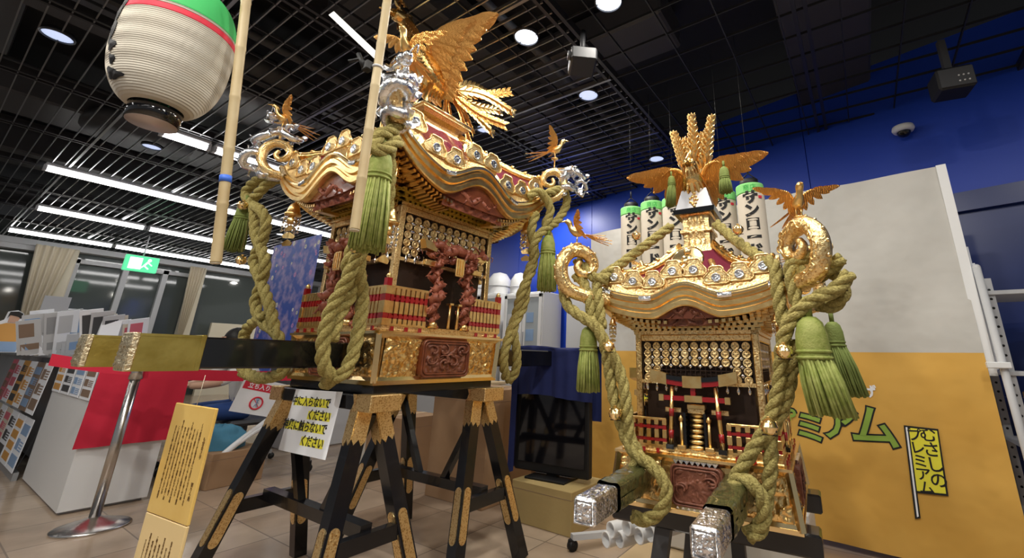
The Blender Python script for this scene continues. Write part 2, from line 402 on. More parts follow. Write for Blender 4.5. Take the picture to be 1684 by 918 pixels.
downlight(-2.84,2.65,'small downlight nearest the large shrine roof', on=False, shine=False)
for x, y, p in ((-.3,-.5,1.6),(-1.6,-.6,1.6),(-3.0,-.8,1.4),(1.2,.4,1.2),(.9,1.6,.5),(-.2,1.0,1.2)):  # unseen downlights added for fill and for bright reflections in the gold
    downlight(x,y,'added fill downlight out of view, '+{-.3:'just behind the viewer',-1.6:'second towards the counter',-3.0:'third towards the counter',1.2:'farthest to the right',.9:'nearest the steel rack',-.2:'right above the viewer'}[x], power=p)
for X,Y,lab in ((-3.6,4.4,'downlight far back over the cabinets'),(-9,3.5,'far downlight over the counter area'),(-12,5.5,'downlight near the far windows')): downlight(X,Y,lab,power=1.3)

# ---------------------------------------------------------------- ornament builders (local shrine coordinates)
def side_mx(k): return Matrix.Rotation(k*pi/2, 4, 'Z')          # side 0 faces -Y; local x along the side, -y outward
def relief(mb, x0, x1, z0, z1, ybase, amp, seed, freq, nu, nv, mx, y2=None, ridged=True):
    # carved relief sheet in the plane y = -ybase; y2 lets the top lean
    def fn(u, v):
        x = x0+(x1-x0)*u; z = z0+(z1-z0)*v
        p = V((x*freq, z*freq, seed*7.3))
        n1 = noise.noise(p + V((noise.noise(p*.7)*1.5, noise.noise(p*.7+V((9,9,9)))*1.5, 0)))
        h = (1-abs(n1)*3.2) if ridged else n1*1.5
        h = max(0, min(1, h)) * .7 + .5*abs(noise.noise(p*2.3))
        e = min(u, 1-u, v, 1-v); h *= min(1, e*14)
        yb = ybase if y2 is None else ybase+(y2-ybase)*v
        return V((x, -(yb + h*amp), z))
    g = MB(); g.grid(fn, nu, nv); mb.add(g.v, g.f, mx, True)
def leaf(mb, p, d, n, L, w, curl=0., th=.0015, k=7, tip=.35):     # one feather: a tapering, keeled blade
    p, d, n = V(p), V(d).normalized(), V(n); n = (n-d*n.dot(d)).normalized(); b = d.cross(n)
    rows = []
    for i in range(k+1):
        t = i/k; ww = w*.5*(sin(pi*min(1,(t*.92+.08)))**.55 if t < .6 else sin(pi*(.6*.92+.08))**.55*(1-((t-.6)/.4)**2.2*(1-tip*.4)))
        c = p + d*L*t + n*(curl*L*t*t)
        rows.append((c-b*ww, c+n*th*1.6, c+b*ww, c-n*th))
    o = len(mb.v); mb.v += [q for r in rows for q in r]
    for i in range(k):
        for a in range(4):
            mb.f.append((o+i*4+a, o+i*4+(a+1)%4, o+i*4+4+(a+1)%4, o+i*4+4+a)); mb.sm.append(False)
    mb.f.append((o,o+1,o+2,o+3)); mb.sm.append(False)
    e = o+k*4; mb.f.append((e+3,e+2,e+1,e)); mb.sm.append(False)
def wing(root, tip, back, w, name, parent, m='gold_feather', nf=9, th=.002):
    # arched wing: leading arm from root to tip, primaries and two rows of coverts
    root, tip, back = V(root), V(tip), V(back).normalized()
    ax = tip-root; L = ax.length; ax.normalize(); n = ax.cross(back).normalized()
    arm = spline([root, root+ax*L*.18-back*w*.42, root+ax*L*.45-back*w*.52, root+ax*L*.72-back*w*.30], 6)
    mb = MB()
    for row,(f0,f1,ln,wd,off) in enumerate(((0,1,1.,.24,0),(.0,.9,.66,.2,.004),(.0,.8,.4,.18,.008))):
        for i in range(nf):
            t = i/(nf-1); p = arm[int((len(arm)-1)*(f0+(f1-f0)*t))] + n*(off*(L/.4))
            d = (back*(1-t**1.3) + ax*(t**1.1*1.25+.12)).normalized()
            leaf(mb, p, d, n, w*ln*(1.+.25*t), w*wd*1.7, curl=-.10, th=th)
            if row < 2: leaf(mb, p-n*(off*2+.003)*(L/.4), d, n, w*ln*(1.+.25*t)*.97, w*wd*1.7, curl=-.10, th=th)
    mb.tube(arm, [w*.10*(1-.6*i/(len(arm)-1)) for i in range(len(arm))], 8)
    return mb.build(name, m, parent)
def small_bird(parent, c, fwd, s, spread=(1,0,0)):              # gilded bird on a corner scroll
    c, f, sp = V(c), V(fwd).normalized(), V(spread).normalized(); up = V((0,0,1))
    fr = Matrix((( sp.x,f.x,0,0),(sp.y,f.y,0,0),(0,0,1,0),(0,0,0,1))); fr.translation = c
    mb = MB()
    mb.tube(spline([(0,-.03*s,.05*s),(0,0,.055*s),(0,.03*s,.075*s),(0,.042*s,.105*s),(0,.058*s,.115*s)],4), [v*s for v in (.006,.010,.014,.018,.021,.022,.020,.017,.014,.012,.012,.013,.014,.014,.013,.012,.010)], 10)
    mb.tube([(0,.06*s,.115*s),(0,.082*s,.108*s)], [.006*s,.001*s], 6)
    for sx in (-1,1): mb.tube([(sx*.009*s,.0,.045*s),(sx*.010*s,.004*s,.0)], .0035*s, 6)
    mb.ball((0,0,0), (.022*s,.022*s,.006*s), 10, 6)
    mb.v = [fr @ p for p in mb.v]
    b = mb.build('bird_finial', 'gold', parent)
    for sx in (-1,1):
        wing(fr @ V((sx*.012*s,.0,.068*s)), fr @ V((sx*.115*s,-.012*s,.100*s)), fr.to_3x3() @ V((0,-.7,-.7)), .06*s, 'wing', b, nf=7, th=.0012)
    mb = MB()
    for i in range(6):
        a = (i-2.5)*.22
        leaf(mb, fr @ V((0,-.025*s,.05*s)), fr.to_3x3() @ V((sin(a)*.9,-1,-.28-.12*(i%2))), (0,0,1), (.12+.03*(i%2))*s, .014*s, curl=.08, th=.0012)
    mb.build('tail', 'gold_feather', b)
    return b

def zeave(P, t):                                                # eave underside height along one side, t in -1..1
    a = abs(t); z = P['e0'] + P['ec']*a**3.2
    if a < P['aw']: z += P['ea']*.5*(1+cos(pi*a/P['aw']))
    return z
def tsamp(n=56): return [-1+2*i/n for i in range(n+1)]
def fascia(P, sec, n=56, sides=range(4)):                        # moulding swept along the waved eaves; sec = [(dn,dz)]
    mb = MB(); R = P['R']; T = tsamp(n)
    for k in sides:
        mx = side_mx(k); m = len(sec); vs = []; fs = []
        for t in T:
            for dn, dz in sec: vs.append((t*(R+dn), -(R+dn), zeave(P,t)+dz))
        for i in range(len(T)-1):
            for j in range(m-1): fs.append((i*m+j, (i+1)*m+j, (i+1)*m+j+1, i*m+j+1))
        mb.add(vs, fs, mx, False)
    return mb
def fascia_bent(P, sec, n=56):
    mb = fascia(P, sec, n); mb.sm = [True]*len(mb.f); return mb

def dragon_coil(mb, path, r, seed=0, turns=5, amp=1.6):          # a wriggling body with fins, claws and horned head
    rr = random.Random(seed); P = spline(path, 8); N = len(P)
    pts = []
    for i, p in enumerate(P):
        a = i/N*turns*2*pi; pts.append(p + V((cos(a), sin(a), .4*sin(a*1.7)))*r*amp)
    mb.tube(pts, [r*(.35+.65*sin(pi*min(1,(.12+i/N*.95)))) for i in range(N)], 8)
    for i in range(2, N-2, 2):
        d = (pts[i]-P[i]); d = d.normalized() if d.length > 1e-6 else V((0,0,1))
        leaf(mb, pts[i], d+V((0,0,.5)), (pts[i+1]-pts[i]), r*1.6, r*1.2, th=r*.12, k=3)
    h = pts[-1]; dd = (pts[-1]-pts[-4]).normalized()
    mb.ball(h+dd*r*.6, (r*1.1,r*1.1,r*.9), 8, 6); mb.tube([h+dd*r*.8, h+dd*r*2.4+V((0,0,-r*.3))], [r*.8,r*.5], 8)
    for s in (-1,1):
        q = h+V((s*r*.5,0,r*.7)); mb.tube(spline([q,q-dd*r*1.2+V((s*r*.4,0,r*1.0)),q-dd*r*2.2+V((s*r*.9,0,r*.9))],4), [r*.22]*5+[r*.15]*3+[r*.05], 5)
        mb.tube(spline([h+dd*r*2,h+dd*r*2.6+V((s*r*1.5,0,r*.4)),h+dd*r*1.5+V((s*r*2.2,0,-r*.6))],4), r*.1, 4)
    for i in (N//4, N//2, 3*N//4):
        for s in (-1,1):
            q = pts[i]; e = q+V((s*r*1.8, rr.uniform(-1,1)*r, -r*1.2)); mb.tube([q,(q+e)/2+V((0,0,r*.6)),e], [r*.5,r*.38,r*.22], 6)
            for c in range(3): mb.tube([e, e+V((s*r*.5,(c-1)*r*.5,-r*.5))], [r*.15,r*.03], 4)

def spiral(c, r0, r1, a0, a1, ex, ey, n=30):
    return [V(c)+V(ex)*((r0+(r1-r0)*i/n)*cos(a0+(a1-a0)*i/n))+V(ey)*((r0+(r1-r0)*i/n)*sin(a0+(a1-a0)*i/n)) for i in range(n+1)]

def make_phoenix(root, c, fwd, s, style):
    # c = where the feet stand, fwd = direction of the breast
    f = V(fwd).normalized(); r = V((f.y,-f.x,0)); F = lambda a,b,z: V(c)+r*a*s+f*b*s+V((0,0,z*s))   # a right, b forward
    mb = MB()
    if style == 'large':
        spine = [F(0,-.22,.30),F(0,-.12,.30),F(0,.0,.33),F(0,.10,.42),F(0,.15,.53),F(0,.22,.60),F(0,.30,.60)]
        rad = [.03,.085,.115,.095,.055,.045,.04]
    else:
        spine = [F(0,-.14,.26),F(0,-.06,.24),F(0,.03,.26),F(0,.11,.30),F(0,.16,.36),F(0,.21,.40),F(0,.25,.39)]
        rad = [.04,.09,.11,.09,.06,.055,.05]
    sp = spline(spine, 5); n = len(sp)
    rr = []
    for i in range(n):
        q = i/(n-1)*6; a = int(min(5,q)); rr.append((rad[a]+(rad[a+1]-rad[a])*(q-a))*s)
    mb.tube(sp, rr, 14)
    hd = sp[-1]; mb.tube([hd, hd+f*.07*s+V((0,0,-.012*s)), hd+f*.10*s+V((0,0,-.035*s))], [.028*s,.016*s,.003*s], 8)
    body = mb.build('phoenix', 'gold_carved', root)
    mb = MB()                                                    # scale-like breast feathers
    for i in range(3, n-4):
        for k in range(9):
            a = -pi*.1 + pi*1.2*k/8; d = r*cos(a) - V((0,0,1))*sin(a)*.9 + f*.5*sin(a)
            p = sp[i] + (r*cos(a)+(f*.6-V((0,0,.8)))*sin(a)).normalized()*rr[i]*.93
            leaf(mb, p, V((0,0,-1))*.8-f*.4+d*.15, d, .045*s, .03*s, curl=.15, th=.0012, k=3)
    mb.build('breast_feathers', 'gold', body)
    for sx in (-1,1):
        mb = MB(); mb.tube([F(sx*.05,.0,.26),F(sx*.055,.03,.12),F(sx*.055,.02,.0)], [.024*s,.012*s,.011*s], 8)
        for t in (-.5,0,.5): mb.tube([F(sx*.055,.02,.012),F(sx*.055+.04*t,.07,.0)], [.010*s,.004*s], 6)
        mb.tube([F(sx*.055,.02,.012),F(sx*.055,-.03,.0)], [.010*s,.004*s], 6)
        mb.build('leg', 'gold', body)
    mb = MB()                                                    # comb and crest curls
    for i in range(6):
        a = -.5+i*.35; b = hd+V((0,0,.035*s))-f*.01*s*i
        pts = spiral(b+V((0,0,.05*s))-f*(.015+.012*i)*s, .05*s, .008*s, -pi/2, pi*1.2, f, V((0,0,1)), 12)
        mb.tube([p+r*(i-2.5)*.012*s for p in pts], [.011*s*(1-.5*j/12) for j in range(13)], 6)
    mb.build('crest', 'gold', body)
    if style == 'large':
        wing(F(.05,.02,.38), V(WT_R), V((0,.62,-.60)), .27*s, 'wing', body, nf=12, th=.003)
        wing(F(-.05,.02,.38), V(WT_L), V((0,.62,-.60)), .27*s, 'wing', body, nf=12, th=.003)
        TP = lambda a,b,z: F(a,b*.80,z+.12)
        tips = [(TP(.05,-.80,.44),.0,1),(TP(.20,-.76,.33),.02,0),(TP(-.02,-.86,.30),.02,1),(TP(.24,-.82,.16),.03,0),(TP(.05,-.86,.12),.03,1),(TP(.28,-.70,.0),.04,0),
                (TP(.10,-.62,-.02),.03,0),(TP(.26,-.52,-.06),.03,1),(TP(-.16,-.8,.4),0,0),(TP(-.2,-.8,.2),0,1),(TP(.20,-.38,-.06),.02,0),(TP(-.2,-.7,.05),0,0)]
        for i,(tp,cv,eye) in enumerate(tips):
            a = F(.0,-.16,.32); mid = (a+tp)/2+V((0,0,(.06-.05*(i%3))*s)) ; pth = spline([a, mid, tp], 6)
            mb = MB(); mb.tube(pth, [.022*s*(.4+.6*j/12) for j in range(13)], 6, flat=.35, up=(r*.6+V((0,0,.2))))
            for j in range(2,12):
                d = (pth[j+1]-pth[j]).normalized(); sd = d.cross(V((0,0,1))).normalized(); up = sd.cross(d)
                for q in (-1,1): leaf(mb, pth[j], d*.9+up*q*.5, sd, .075*s, .028*s, th=.0012, k=3)
            o = mb.build('tail_feather', 'gold' if eye else 'gold_feather', body)
            if eye:
                mb = MB(); q = Matrix.Translation(tp) @ V((r*.8+f*.3)).to_track_quat('Z','Y').to_matrix().to_4x4()
                mb.lathe([(.0,-.006*s),(.034*s,-.006*s),(.036*s,.006*s),(.022*s,.008*s),(.016*s,.003*s),(0,.006*s)], 14, q); mb.build('feather_eye', 'gold_smooth', o)
    else:
        wing(F(.05,.0,.30), F(.37,.04,.33), -f*.55-V((0,0,.8)), .27*s, 'wing', body, nf=9, th=.002)
        wing(F(-.05,.0,.30), F(-.37,.04,.33), -f*.55-V((0,0,.8)), .27*s, 'wing', body, nf=9, th=.002)
        for i,(a,z,b) in enumerate(((.02,1.0,-.10),(-.16,.95,-.12),(.20,.86,-.1),(-.07,.82,-.16),(.10,.80,-.16))):   # ears of rice standing up behind
            mb = MB(); p0 = F(a*.25,-.08,.28); p1 = F(a,b,z); mb.tube([p0,(p0+p1)/2+f*.01,p1], [.012*s,.011*s,.006*s], 6)
            for j in range(15):
                t = .36+.64*j/14; p = p0.lerp(p1,t)
                for q in range(7):
                    an = q*2*pi/7+j*.45; d = (r*cos(an)+f*sin(an))*.8+V((0,0,1))
                    leaf(mb, p+(r*cos(an)+f*sin(an))*.022*s*(1.2-t), d, (r*cos(an)+f*sin(an)), .085*s*(1.25-.5*t), .036*s, curl=-.15, th=.005*s, k=3)
            mb.build('tail_feather', 'gold', body)
    return body

def make_shrine(name, label, loc, rz, P):
    t = thing(name, label, 'portable shrine', loc, rz); lg = P['kind'] == 'large'
    b0, b1, bz, g = P['b0'], P['b1'], P['bz'], P['g']           # base half widths, height, overall grain
    # ---- base
    mb = MB(); n = 4
    def frust(mb, h0, h1, z0, z1):
        vs = [(sx*h,sy*h,z) for h,z in ((h0,z0),(h1,z1)) for sx,sy in ((-1,-1),(1,-1),(1,1),(-1,1))]
        mb.add(vs, [(3,2,1,0),(4,5,6,7),(0,1,5,4),(1,2,6,5),(2,3,7,6),(3,0,4,7)])
    frust(mb, b0-.004, b1-.006, .02*g, bz-.02*g); mb.build('base', 'gold_carved', t)
    mb = MB()
    frust(mb, b0+.014*g, b0+.014*g, 0, .018*g); frust(mb, b0+.008*g, b0+.002, .018*g, .034*g)
    frust(mb, b1, b1+.018*g, bz-.03*g, bz-.012*g); frust(mb, b1+.022*g, b1+.022*g, bz-.012*g, bz)
    mb.build('base_moulding', 'gold_smooth', t)
    for k in range(4):
        mx = side_mx(k)
        for s in (-1,1):
            mb = MB(); x1, x2 = (s*.42*b0*1.0, s*(b0-.022*g)); relief(mb, min(x1,x2), max(x1,x2), .03*g, bz-.03*g, b0, .016*g, k*3+s+P['seed'], 26/g, 30, 22, mx, y2=b1)
            mb.build('relief_panel', 'gold_carved', t)
        mb = MB()                                               # corner strap
        mb.bar((-(b0+.004),-(b0+.004),.01*g), (-(b1+.004),-(b1+.004),bz-.01*g), .024*g, .024*g, up=(1,1,0)); mb.v = [mx@p for p in mb.v]
        mb.build('corner_strap', 'gold_smooth', t)
        # carved wooden panel with rounded frame
        w, h = P['cw'], P['ch']; cz = bz*.5
        def rr(w,h,r,k=6):
            o=[]
            for cx,cy,a0 in ((w-r,h-r,0),(-w+r,h-r,pi/2),(-w+r,-h+r,pi),(w-r,-h+r,3*pi/2)):
                for i in range(k+1): a=a0+pi/2*i/k; o.append((cx+r*cos(a),cy+r*sin(a)))
            return o
        T = mx @ Matrix.Translation((0,-(b0+b1)/2-.004*g,cz)) @ Matrix.Rotation(pi/2,4,'X')
        mb = MB(); mb.prism(rr(w,h,.03*g), -.01, .014*g, T)
        for q in (0,1):
            pth = [T @ V((x,y,.016*g)) for x,y in rr(w-.006*g-.012*g*q,h-.006*g-.012*g*q,.026*g)]; mb.tube(pth, .0055*g, 6, closed=True)
        cp = mb.build('carved_panel', 'soffit' if lg else 'carving', t)
        mb = MB(); relief(mb, -w+.016*g, w-.016*g, cz-h+.016*g, cz+h-.016*g, (b0+b1)/2+.012*g, .016*g, 5+k+P['seed'], 30/g, 44, 30, mx)
        r_ = random.Random(k+P['seed'])
        for j in range(9 if lg else 5):
            x = r_.uniform(-w*.7,w*.7); z = cz+r_.uniform(-h*.55,h*.55); a = r_.uniform(0,6)
            pts = [mx @ V((x+cos(a+q*.55)*(.010+.004*q)*g, -((b0+b1)/2+.026*g), z+sin(a+q*.55)*(.008+.003*q)*g)) for q in range(9)]
            mb.tube([p for p in pts if True], [.008*g*(1-q*.07) for q in range(9)], 6)
        mb.build('dragon_relief', 'carving', cp)
        if not lg:                                              # silver scalloped trim above the carved panel
            mb = MB()
            for zz,sg in ((cz+h+.003,1),(cz-h-.003,-1)):
                for i in range(8):
                    x = -w*.75+w*1.5*i/7; mb.prism([(x-.009,0),(x+.009,0),(x,-.012*sg)],0,.012, mx @ Matrix.Translation((0,-(b0+b1)/2-.002,zz+ .008*sg)) @ Matrix.Rotation(pi/2,4,'X'))
            mb.build('scalloped_trim', 'silver', t)
    # ---- deck
    mb = MB(); d = P['bh']+.02*g
    mb.box(-d,d,-d,d,bz,bz+.012*g, bev=.003); mb.box(-d+.012*g,d-.012*g,-d+.012*g,d-.012*g,bz+.012*g,bz+.03*g); mb.build('deck', 'gold_engraved', t)
    # ---- balustrades
    z0, z1, bh = bz+.03*g, P['z_bal'], P['bh']
    for k in range(4):
        mx = side_mx(k)
        gap = P['gap']; npk = P['npk']
        bal = []
        for s in (-1,1):
            red = MB(); gld = MB()
            for i in range(npk if s < 0 else npk-1):
                rail, railg = red, gld; red, gld = MB(), MB()
                x = s*(gap+(bh-gap)*(i/(npk-1))); w = .0085*g if i < npk-1 else .013*g
                top = z1 if i < npk-1 else z1+.04*g
                red.box(x-w,x+w,-bh-w,-bh+w,z0,top, mx=mx)
                for za,zb in ((.0,.16),(.30,.62),(.80,1.02)):
                    gld.box(x-w-.002,x+w+.002,-bh-w-.002,-bh+w+.002,z0+(z1-z0)*za,z0+(z1-z0)*zb, mx=mx, bev=.001)
                bal.append((red, gld)); red, gld = rail, railg
                if i == npk-1: bal[-1][1].lathe([(0,.03*g),(.006*g,.022*g),(.014*g,.01*g),(.008*g,0),(.012*g,-.006*g)][::-1],10,mx@Matrix.Translation((x,-bh,top)))
            xa, xb = sorted((s*gap, s*bh))
            for zz in (.22,.70): red.box(xa,xb,-bh-.005*g,-bh+.005*g,z0+(z1-z0)*zz-.006*g,z0+(z1-z0)*zz+.006*g,mx=mx)
            gld.box(xa-.01*g,xb+.01*g,-bh-.011*g,-bh+.011*g,z1-.004*g,z1+.008*g,mx=mx, bev=.002)
            gld.box(xa-.01*g,xb+.01*g,-bh-.013*g,-bh+.013*g,z0-.004*g,z0+.006*g,mx=mx)
            for i in range(3): red.box(xa+(xb-xa)*(.15+.35*i)-.008*g,xa+(xb-xa)*(.15+.35*i)+.008*g,-bh-.03*g,-bh-.022*g,bz+.002,bz+.022*g,mx=mx)
            b = red.build('balustrade', 'red_lacquer', t); gld.build('gilt_rails', 'gold', b)
        for r1, g1 in bal: q_ = r1.build('baluster', 'red_lacquer', t); g1.build('gilt_sleeves', 'gold', q_)
    # ---- body
    wh, wz0, wz1 = P['wh'], bz+.02*g, P['wz1']
    mb = MB(); mb.box(-wh+.03*g,wh-.03*g,-wh+.03*g,wh-.03*g,wz0,wz1); mb.build('sanctuary_body', 'dark_inside', t)
    for k in range(4):
        mx = side_mx(k)
        zl = P['wz0']; fr = MB(); pw = .016*g
        fr.box(-wh-pw,-wh+pw,-wh-pw,-wh+pw,wz0,wz1,mx=mx,bev=.003)
        fr.box(-wh+pw,wh-pw,-wh-pw*.9,-wh+pw,wz1-.045*g,wz1-.013*g,mx=mx,bev=.003); fr.box(-wh-pw*1.3,wh+pw*1.2,-wh-pw*1.3,-wh+pw,wz1-.012*g,wz1+.006*g,mx=mx)
        fr.box(-wh,wh,-wh-pw*.5,-wh+pw,zl-.012*g,zl+.006*g,mx=mx)
        fo = fr.build('wall_frame', 'gold_engraved', t)
        la = MB(); go = MB(); si = MB(); dr = MB()
        W = wh-pw*1.4; Hh = wz1-.05*g-zl; nx = P['nd']; dx = 2*W/nx; dz = dx*.80; rows = int(Hh/dz)
        ylat = -wh+.0*g
        for j in range(rows+1):
            z = wz1-.05*g-dz*(j+.5)
            if z < zl+.01*g: break
            for i in range(nx):
                x = -W+dx*(i+.5) + (0 if j%2==0 else dx*.25*0)
                T = mx @ Matrix.Translation((x,ylat,z)) @ Matrix.Rotation(pi/2,4,'X')
                keep = j < rows-1 or abs(x) > W*.7
                if keep: go.lathe([(0,.0035*g),(dx*.12,.004*g),(dx*.15,.002*g),(dx*.30,.003*g),(dx*.33,.0048*g),(dx*.40,.0042*g),(dx*.42,-.003*g),(0,-.003*g)][::-1],12,T)
                if i < nx-1 and keep: si.lathe([(0,.005*g),(dx*.20,.005*g),(dx*.25,.0),(0,-.003*g)][::-1],8 if lg else 4,mx @ Matrix.Translation((x+dx/2,ylat,z-dz/2)) @ Matrix.Rotation(pi/2,4,'X'))
        for i in range(nx*2+1):
            x = -W+dx*.5*i; la.box(x-.0015*g,x+.0015*g,ylat-.002,ylat+.004,zl,wz1-.04*g,mx=mx)
        for j in range(rows*2):
            z = wz1-.05*g-dz*.5*j
            if z > zl: la.box(-W,W,ylat-.002,ylat+.004,z-.0015*g,z+.0015*g,mx=mx)
        l = la.build('lattice_screen', 'dark_inside', t); go.build('gold_medallions', 'medallion', l); si.build('silver_medallions', 'silver', l)
        for i in range(nx):
            x = -W+dx*(i+.5)
            if abs(x) < W*(.5 if lg else .35): continue
            T = mx @ Matrix.Translation((x,ylat-.012*g,zl+ (.03*g if lg else .0)))
            dr.lathe([(0,-.05*g),(.008*g,-.042*g),(.009*g,-.03*g),(.003*g,-.018*g),(.002*g,.0)],8,T)
        dr.build('silver_drops', 'silver_plain', l)
        # ---- torii gate
        by = -(bh+ .012*g); pr = .016*g; tz1 = P['torii']; tw = P['tw']
        if lg:
            pill = []
            for s in (-1,1):
                mb = MB(); mb.cyl((s*tw,by,z0),(s*tw,by,tz1),pr*.8,n=10)
                p_ = [V((s*tw+cos(q*.95)*pr*.9, by+sin(q*.95)*pr*.9, z0+(tz1-z0)*q/13)) for q in range(14)]
                dragon_coil(mb, p_, .021*g, k*2+s, 7, .7); pill.append(mb)
            mb = MB()
            p_ = [V((-tw*1.6+tw*3.2*q/8, by-.01*g, tz1+.012*g*sin(q*1.9)+.02*g)) for q in range(9)]; dragon_coil(mb, p_, .026*g, k+11, 5, .5)
            p_ = [V((tw*1.5-tw*3.0*q/8, by, tz1-.03*g+.01*sin(q*2.3))) for q in range(9)]; dragon_coil(mb, p_, .018*g, k+17, 5, .5)
            mb.v = [mx@p for p in mb.v]; gt = mb.build('torii_gate', 'carving_red', t)
            for q_ in pill: q_.v = [mx@p for p in q_.v]; q_.build('dragon_pillar', 'carving_red', gt)
            mb = MB()
            for s in (-1,1):
                mb.prism([(s*tw*1.35,-.01*g),(s*tw*2.0,.0),(s*tw*2.15,.045*g),(s*tw*1.35,.03*g)],-.022*g,.022*g,Matrix.Translation((0,by,tz1))@Matrix.Rotation(pi/2,4,'X'))
                mb.box(min(s*tw*1.2,s*tw*1.9),max(s*tw*1.2,s*tw*1.9),by-.014*g,by+.014*g,tz1-.085*g,tz1-.055*g,bev=.003)
                mb.lathe([(pr*1.5,0),(pr*1.5,.02*g),(pr,.03*g)],12,Matrix.Translation((s*tw,by,z0)))
            mb.box(-.028*g,.028*g,by-.05*g,by-.038*g,tz1-.12*g,tz1-.02*g,bev=.003)
            for x_ in (-.018,0,.018): mb.box((x_-.005)*g,(x_+.005)*g,by-.056*g,by-.05*g,tz1-.11*g,tz1-.03*g)
            mb.v = [mx@p for p in mb.v]; mb.build('gilt_fittings', 'gold', gt)
            for s in (-1,1):
                mb = MB(); mb.cyl((s*.028*g,by-.03*g,z0),(s*.028*g,by-.03*g,z0+.12*g),.007*g,n=8); mb.box(s*.028*g-.012*g,s*.028*g+.012*g,by-.045*g,by-.015*g,z0+.12*g,z0+.13*g)
                mb.v = [mx@p for p in mb.v]; mb.build('lamp_post', 'gold', gt)
        else:
            mb = MB(); rd = MB(); bk = MB()
            for s in (-1,1):
                xt = s*tw*.86; xb = s*tw
                mb.tube([(xb,by,z0),(xt,by,tz1)], [pr*.72,pr*.62], 12)
                for za in (.15,.5): rd.tube([(xb+(xt-xb)*za,by,z0+(tz1-z0)*za),(xb+(xt-xb)*(za+.13),by,z0+(tz1-z0)*(za+.13))], pr*.78, 12)
                bk.box(xb-pr*1.2,xb+pr*1.2,by-pr*1.2,by+pr*1.2,z0-.004,z0+.010)
            def beam(mb_, x0, x1, za, zb, dep, sag=.012):
                n_=8; poly=[(x0+(x1-x0)*i/n_, za+sag*((2*((x0+(x1-x0)*i/n_))/(tw*3.4))**2)) for i in range(n_+1)]; poly += [(x, z+(zb-za)) for x,z in poly[::-1]]
                mb_.prism(poly,-dep,dep,Matrix.Translation((0,by,0))@Matrix.Rotation(pi/2,4,'X'))
            X = tw*1.72
            beam(bk,-X*.6,-X*.22,tz1+.016,tz1+.03,.016,.02); beam(bk,X*.22,X*.6,tz1+.016,tz1+.03,.016,.02)
            beam(rd,-X*.6,-X*.22,tz1,tz1+.016,.013,.02); beam(rd,X*.22,X*.6,tz1,tz1+.016,.013,.02)
            for a_,b_ in ((-X,-X*.6),(-X*.22,X*.22),(X*.6,X)): beam(mb,a_,b_,tz1-.003,tz1+.034,.017,.02)
            rd.box(-tw*1.35,tw*1.35,by-.006,by+.006,tz1-.045,tz1-.030); mb.box(-tw*.35,tw*.35,by-.009,by+.009,tz1-.048,tz1-.027)
            for s in (-1,1): mb.box(min(s*tw*1.2,s*tw*1.4),max(s*tw*1.2,s*tw*1.4),by-.009,by+.009,tz1-.048,tz1-.027)
            rd.box(-.008,.008,by-.008,by+.008,tz1-.03,tz1)
            for o_ in (mb,rd,bk): o_.v = [mx@p for p in o_.v]
            gt = mb.build('torii_gate', 'gold', t); rd.build('red_fittings', 'red_lacquer', gt); bk.build('black_fittings', 'lacquer', gt)
            mb = MB(); st = MB()                                 # stair with five rounded treads and lamp posts
            for i in range(7): mb.ball((0,by+.004+.006*i,z0+.006+.0155*i),(.026,.010,.0075),12,6)
            for s in (-1,1):
                st.box(s*.033-.004,s*.033+.004,by-.006,by+.05,z0,z0+.11)
                mb.cyl((s*.045,by-.004,z0),(s*.045,by-.004,z0+.085),.0055,n=8); mb.box(s*.045-.014,s*.045+.014,by-.016,by+.008,z0-.002,z0+.012,bev=.002); mb.lathe([(.008,0),(.009,.008),(0,.018)],8,Matrix.Translation((s*.045,by-.004,z0+.085)))
            mb.box(-.03,.03,by+.02,by+.05,z0+.118,z0+.135,bev=.002)
            for o_ in (mb,st): o_.v = [mx@p for p in o_.v]
            sr = mb.build('stair', 'gold', t); st.build('stair_side', 'lacquer', sr)
            mb = MB()
            for s in (-1,1):
                mb.box(min(s*.05,s*.105),max(s*.05,s*.105),by+.02,by+.03,tz1-.085,tz1-.07,bev=.001)
            mb.box(-.028,.028,by+.02,by+.03,tz1-.085,tz1-.068,bev=.001); mb.v = [mx@p for p in mb.v]; mb.build('name_plates', 'gold_engraved', t)
    # ---- bracket courses between body and roof
    zb = wz1; R = P['R']; z_s = P['zs']
    mb = MB(); nb = 3
    for c in range(nb):
        h_ = wh+.012*g+(R*.80-wh)*(c/(nb))*.75; za = zb+(z_s-zb)*c/nb; zc = zb+(z_s-zb)*(c+1)/nb
        for k in range(4):
            mx = side_mx(k); q = int(2*h_/(.030*g))
            for i in range(q):
                x = -h_+2*h_*(i+.5)/q; mb.box(x-.009*g,x+.009*g,-h_-.018*g,-h_+.02*g,za+.004*g,zc,mx=mx)
            mb.box(-h_,h_,-h_-.004*g,-h_+.03*g,za-.002,za+.008*g,mx=mx)
    mb.build('bracket_courses', 'gold' if not lg else 'brass', t)
    mb = MB()                                                    # soffit boards sloping out to the eaves
    ri, ro = wh-.01, R-.025*g
    for k in range(4):
        mx = side_mx(k); T = tsamp(40); vs = []; fs = []
        for tt in T:
            a = abs(tt); zz = P['e0']+P['ec']*a**3.2
            vs += [(tt*ri,-ri,z_s),(tt*ro,-ro,zz+.004*g),(tt*ro,-ro,zeave(P,tt)+.03*g)]
        for i in range(40): fs += [(i*3,i*3+3,i*3+4,i*3+1),(i*3+1,i*3+4,i*3+5,i*3+2)]
        mb.add(vs, fs, mx)
    mb.build('soffit', 'soffit', t)
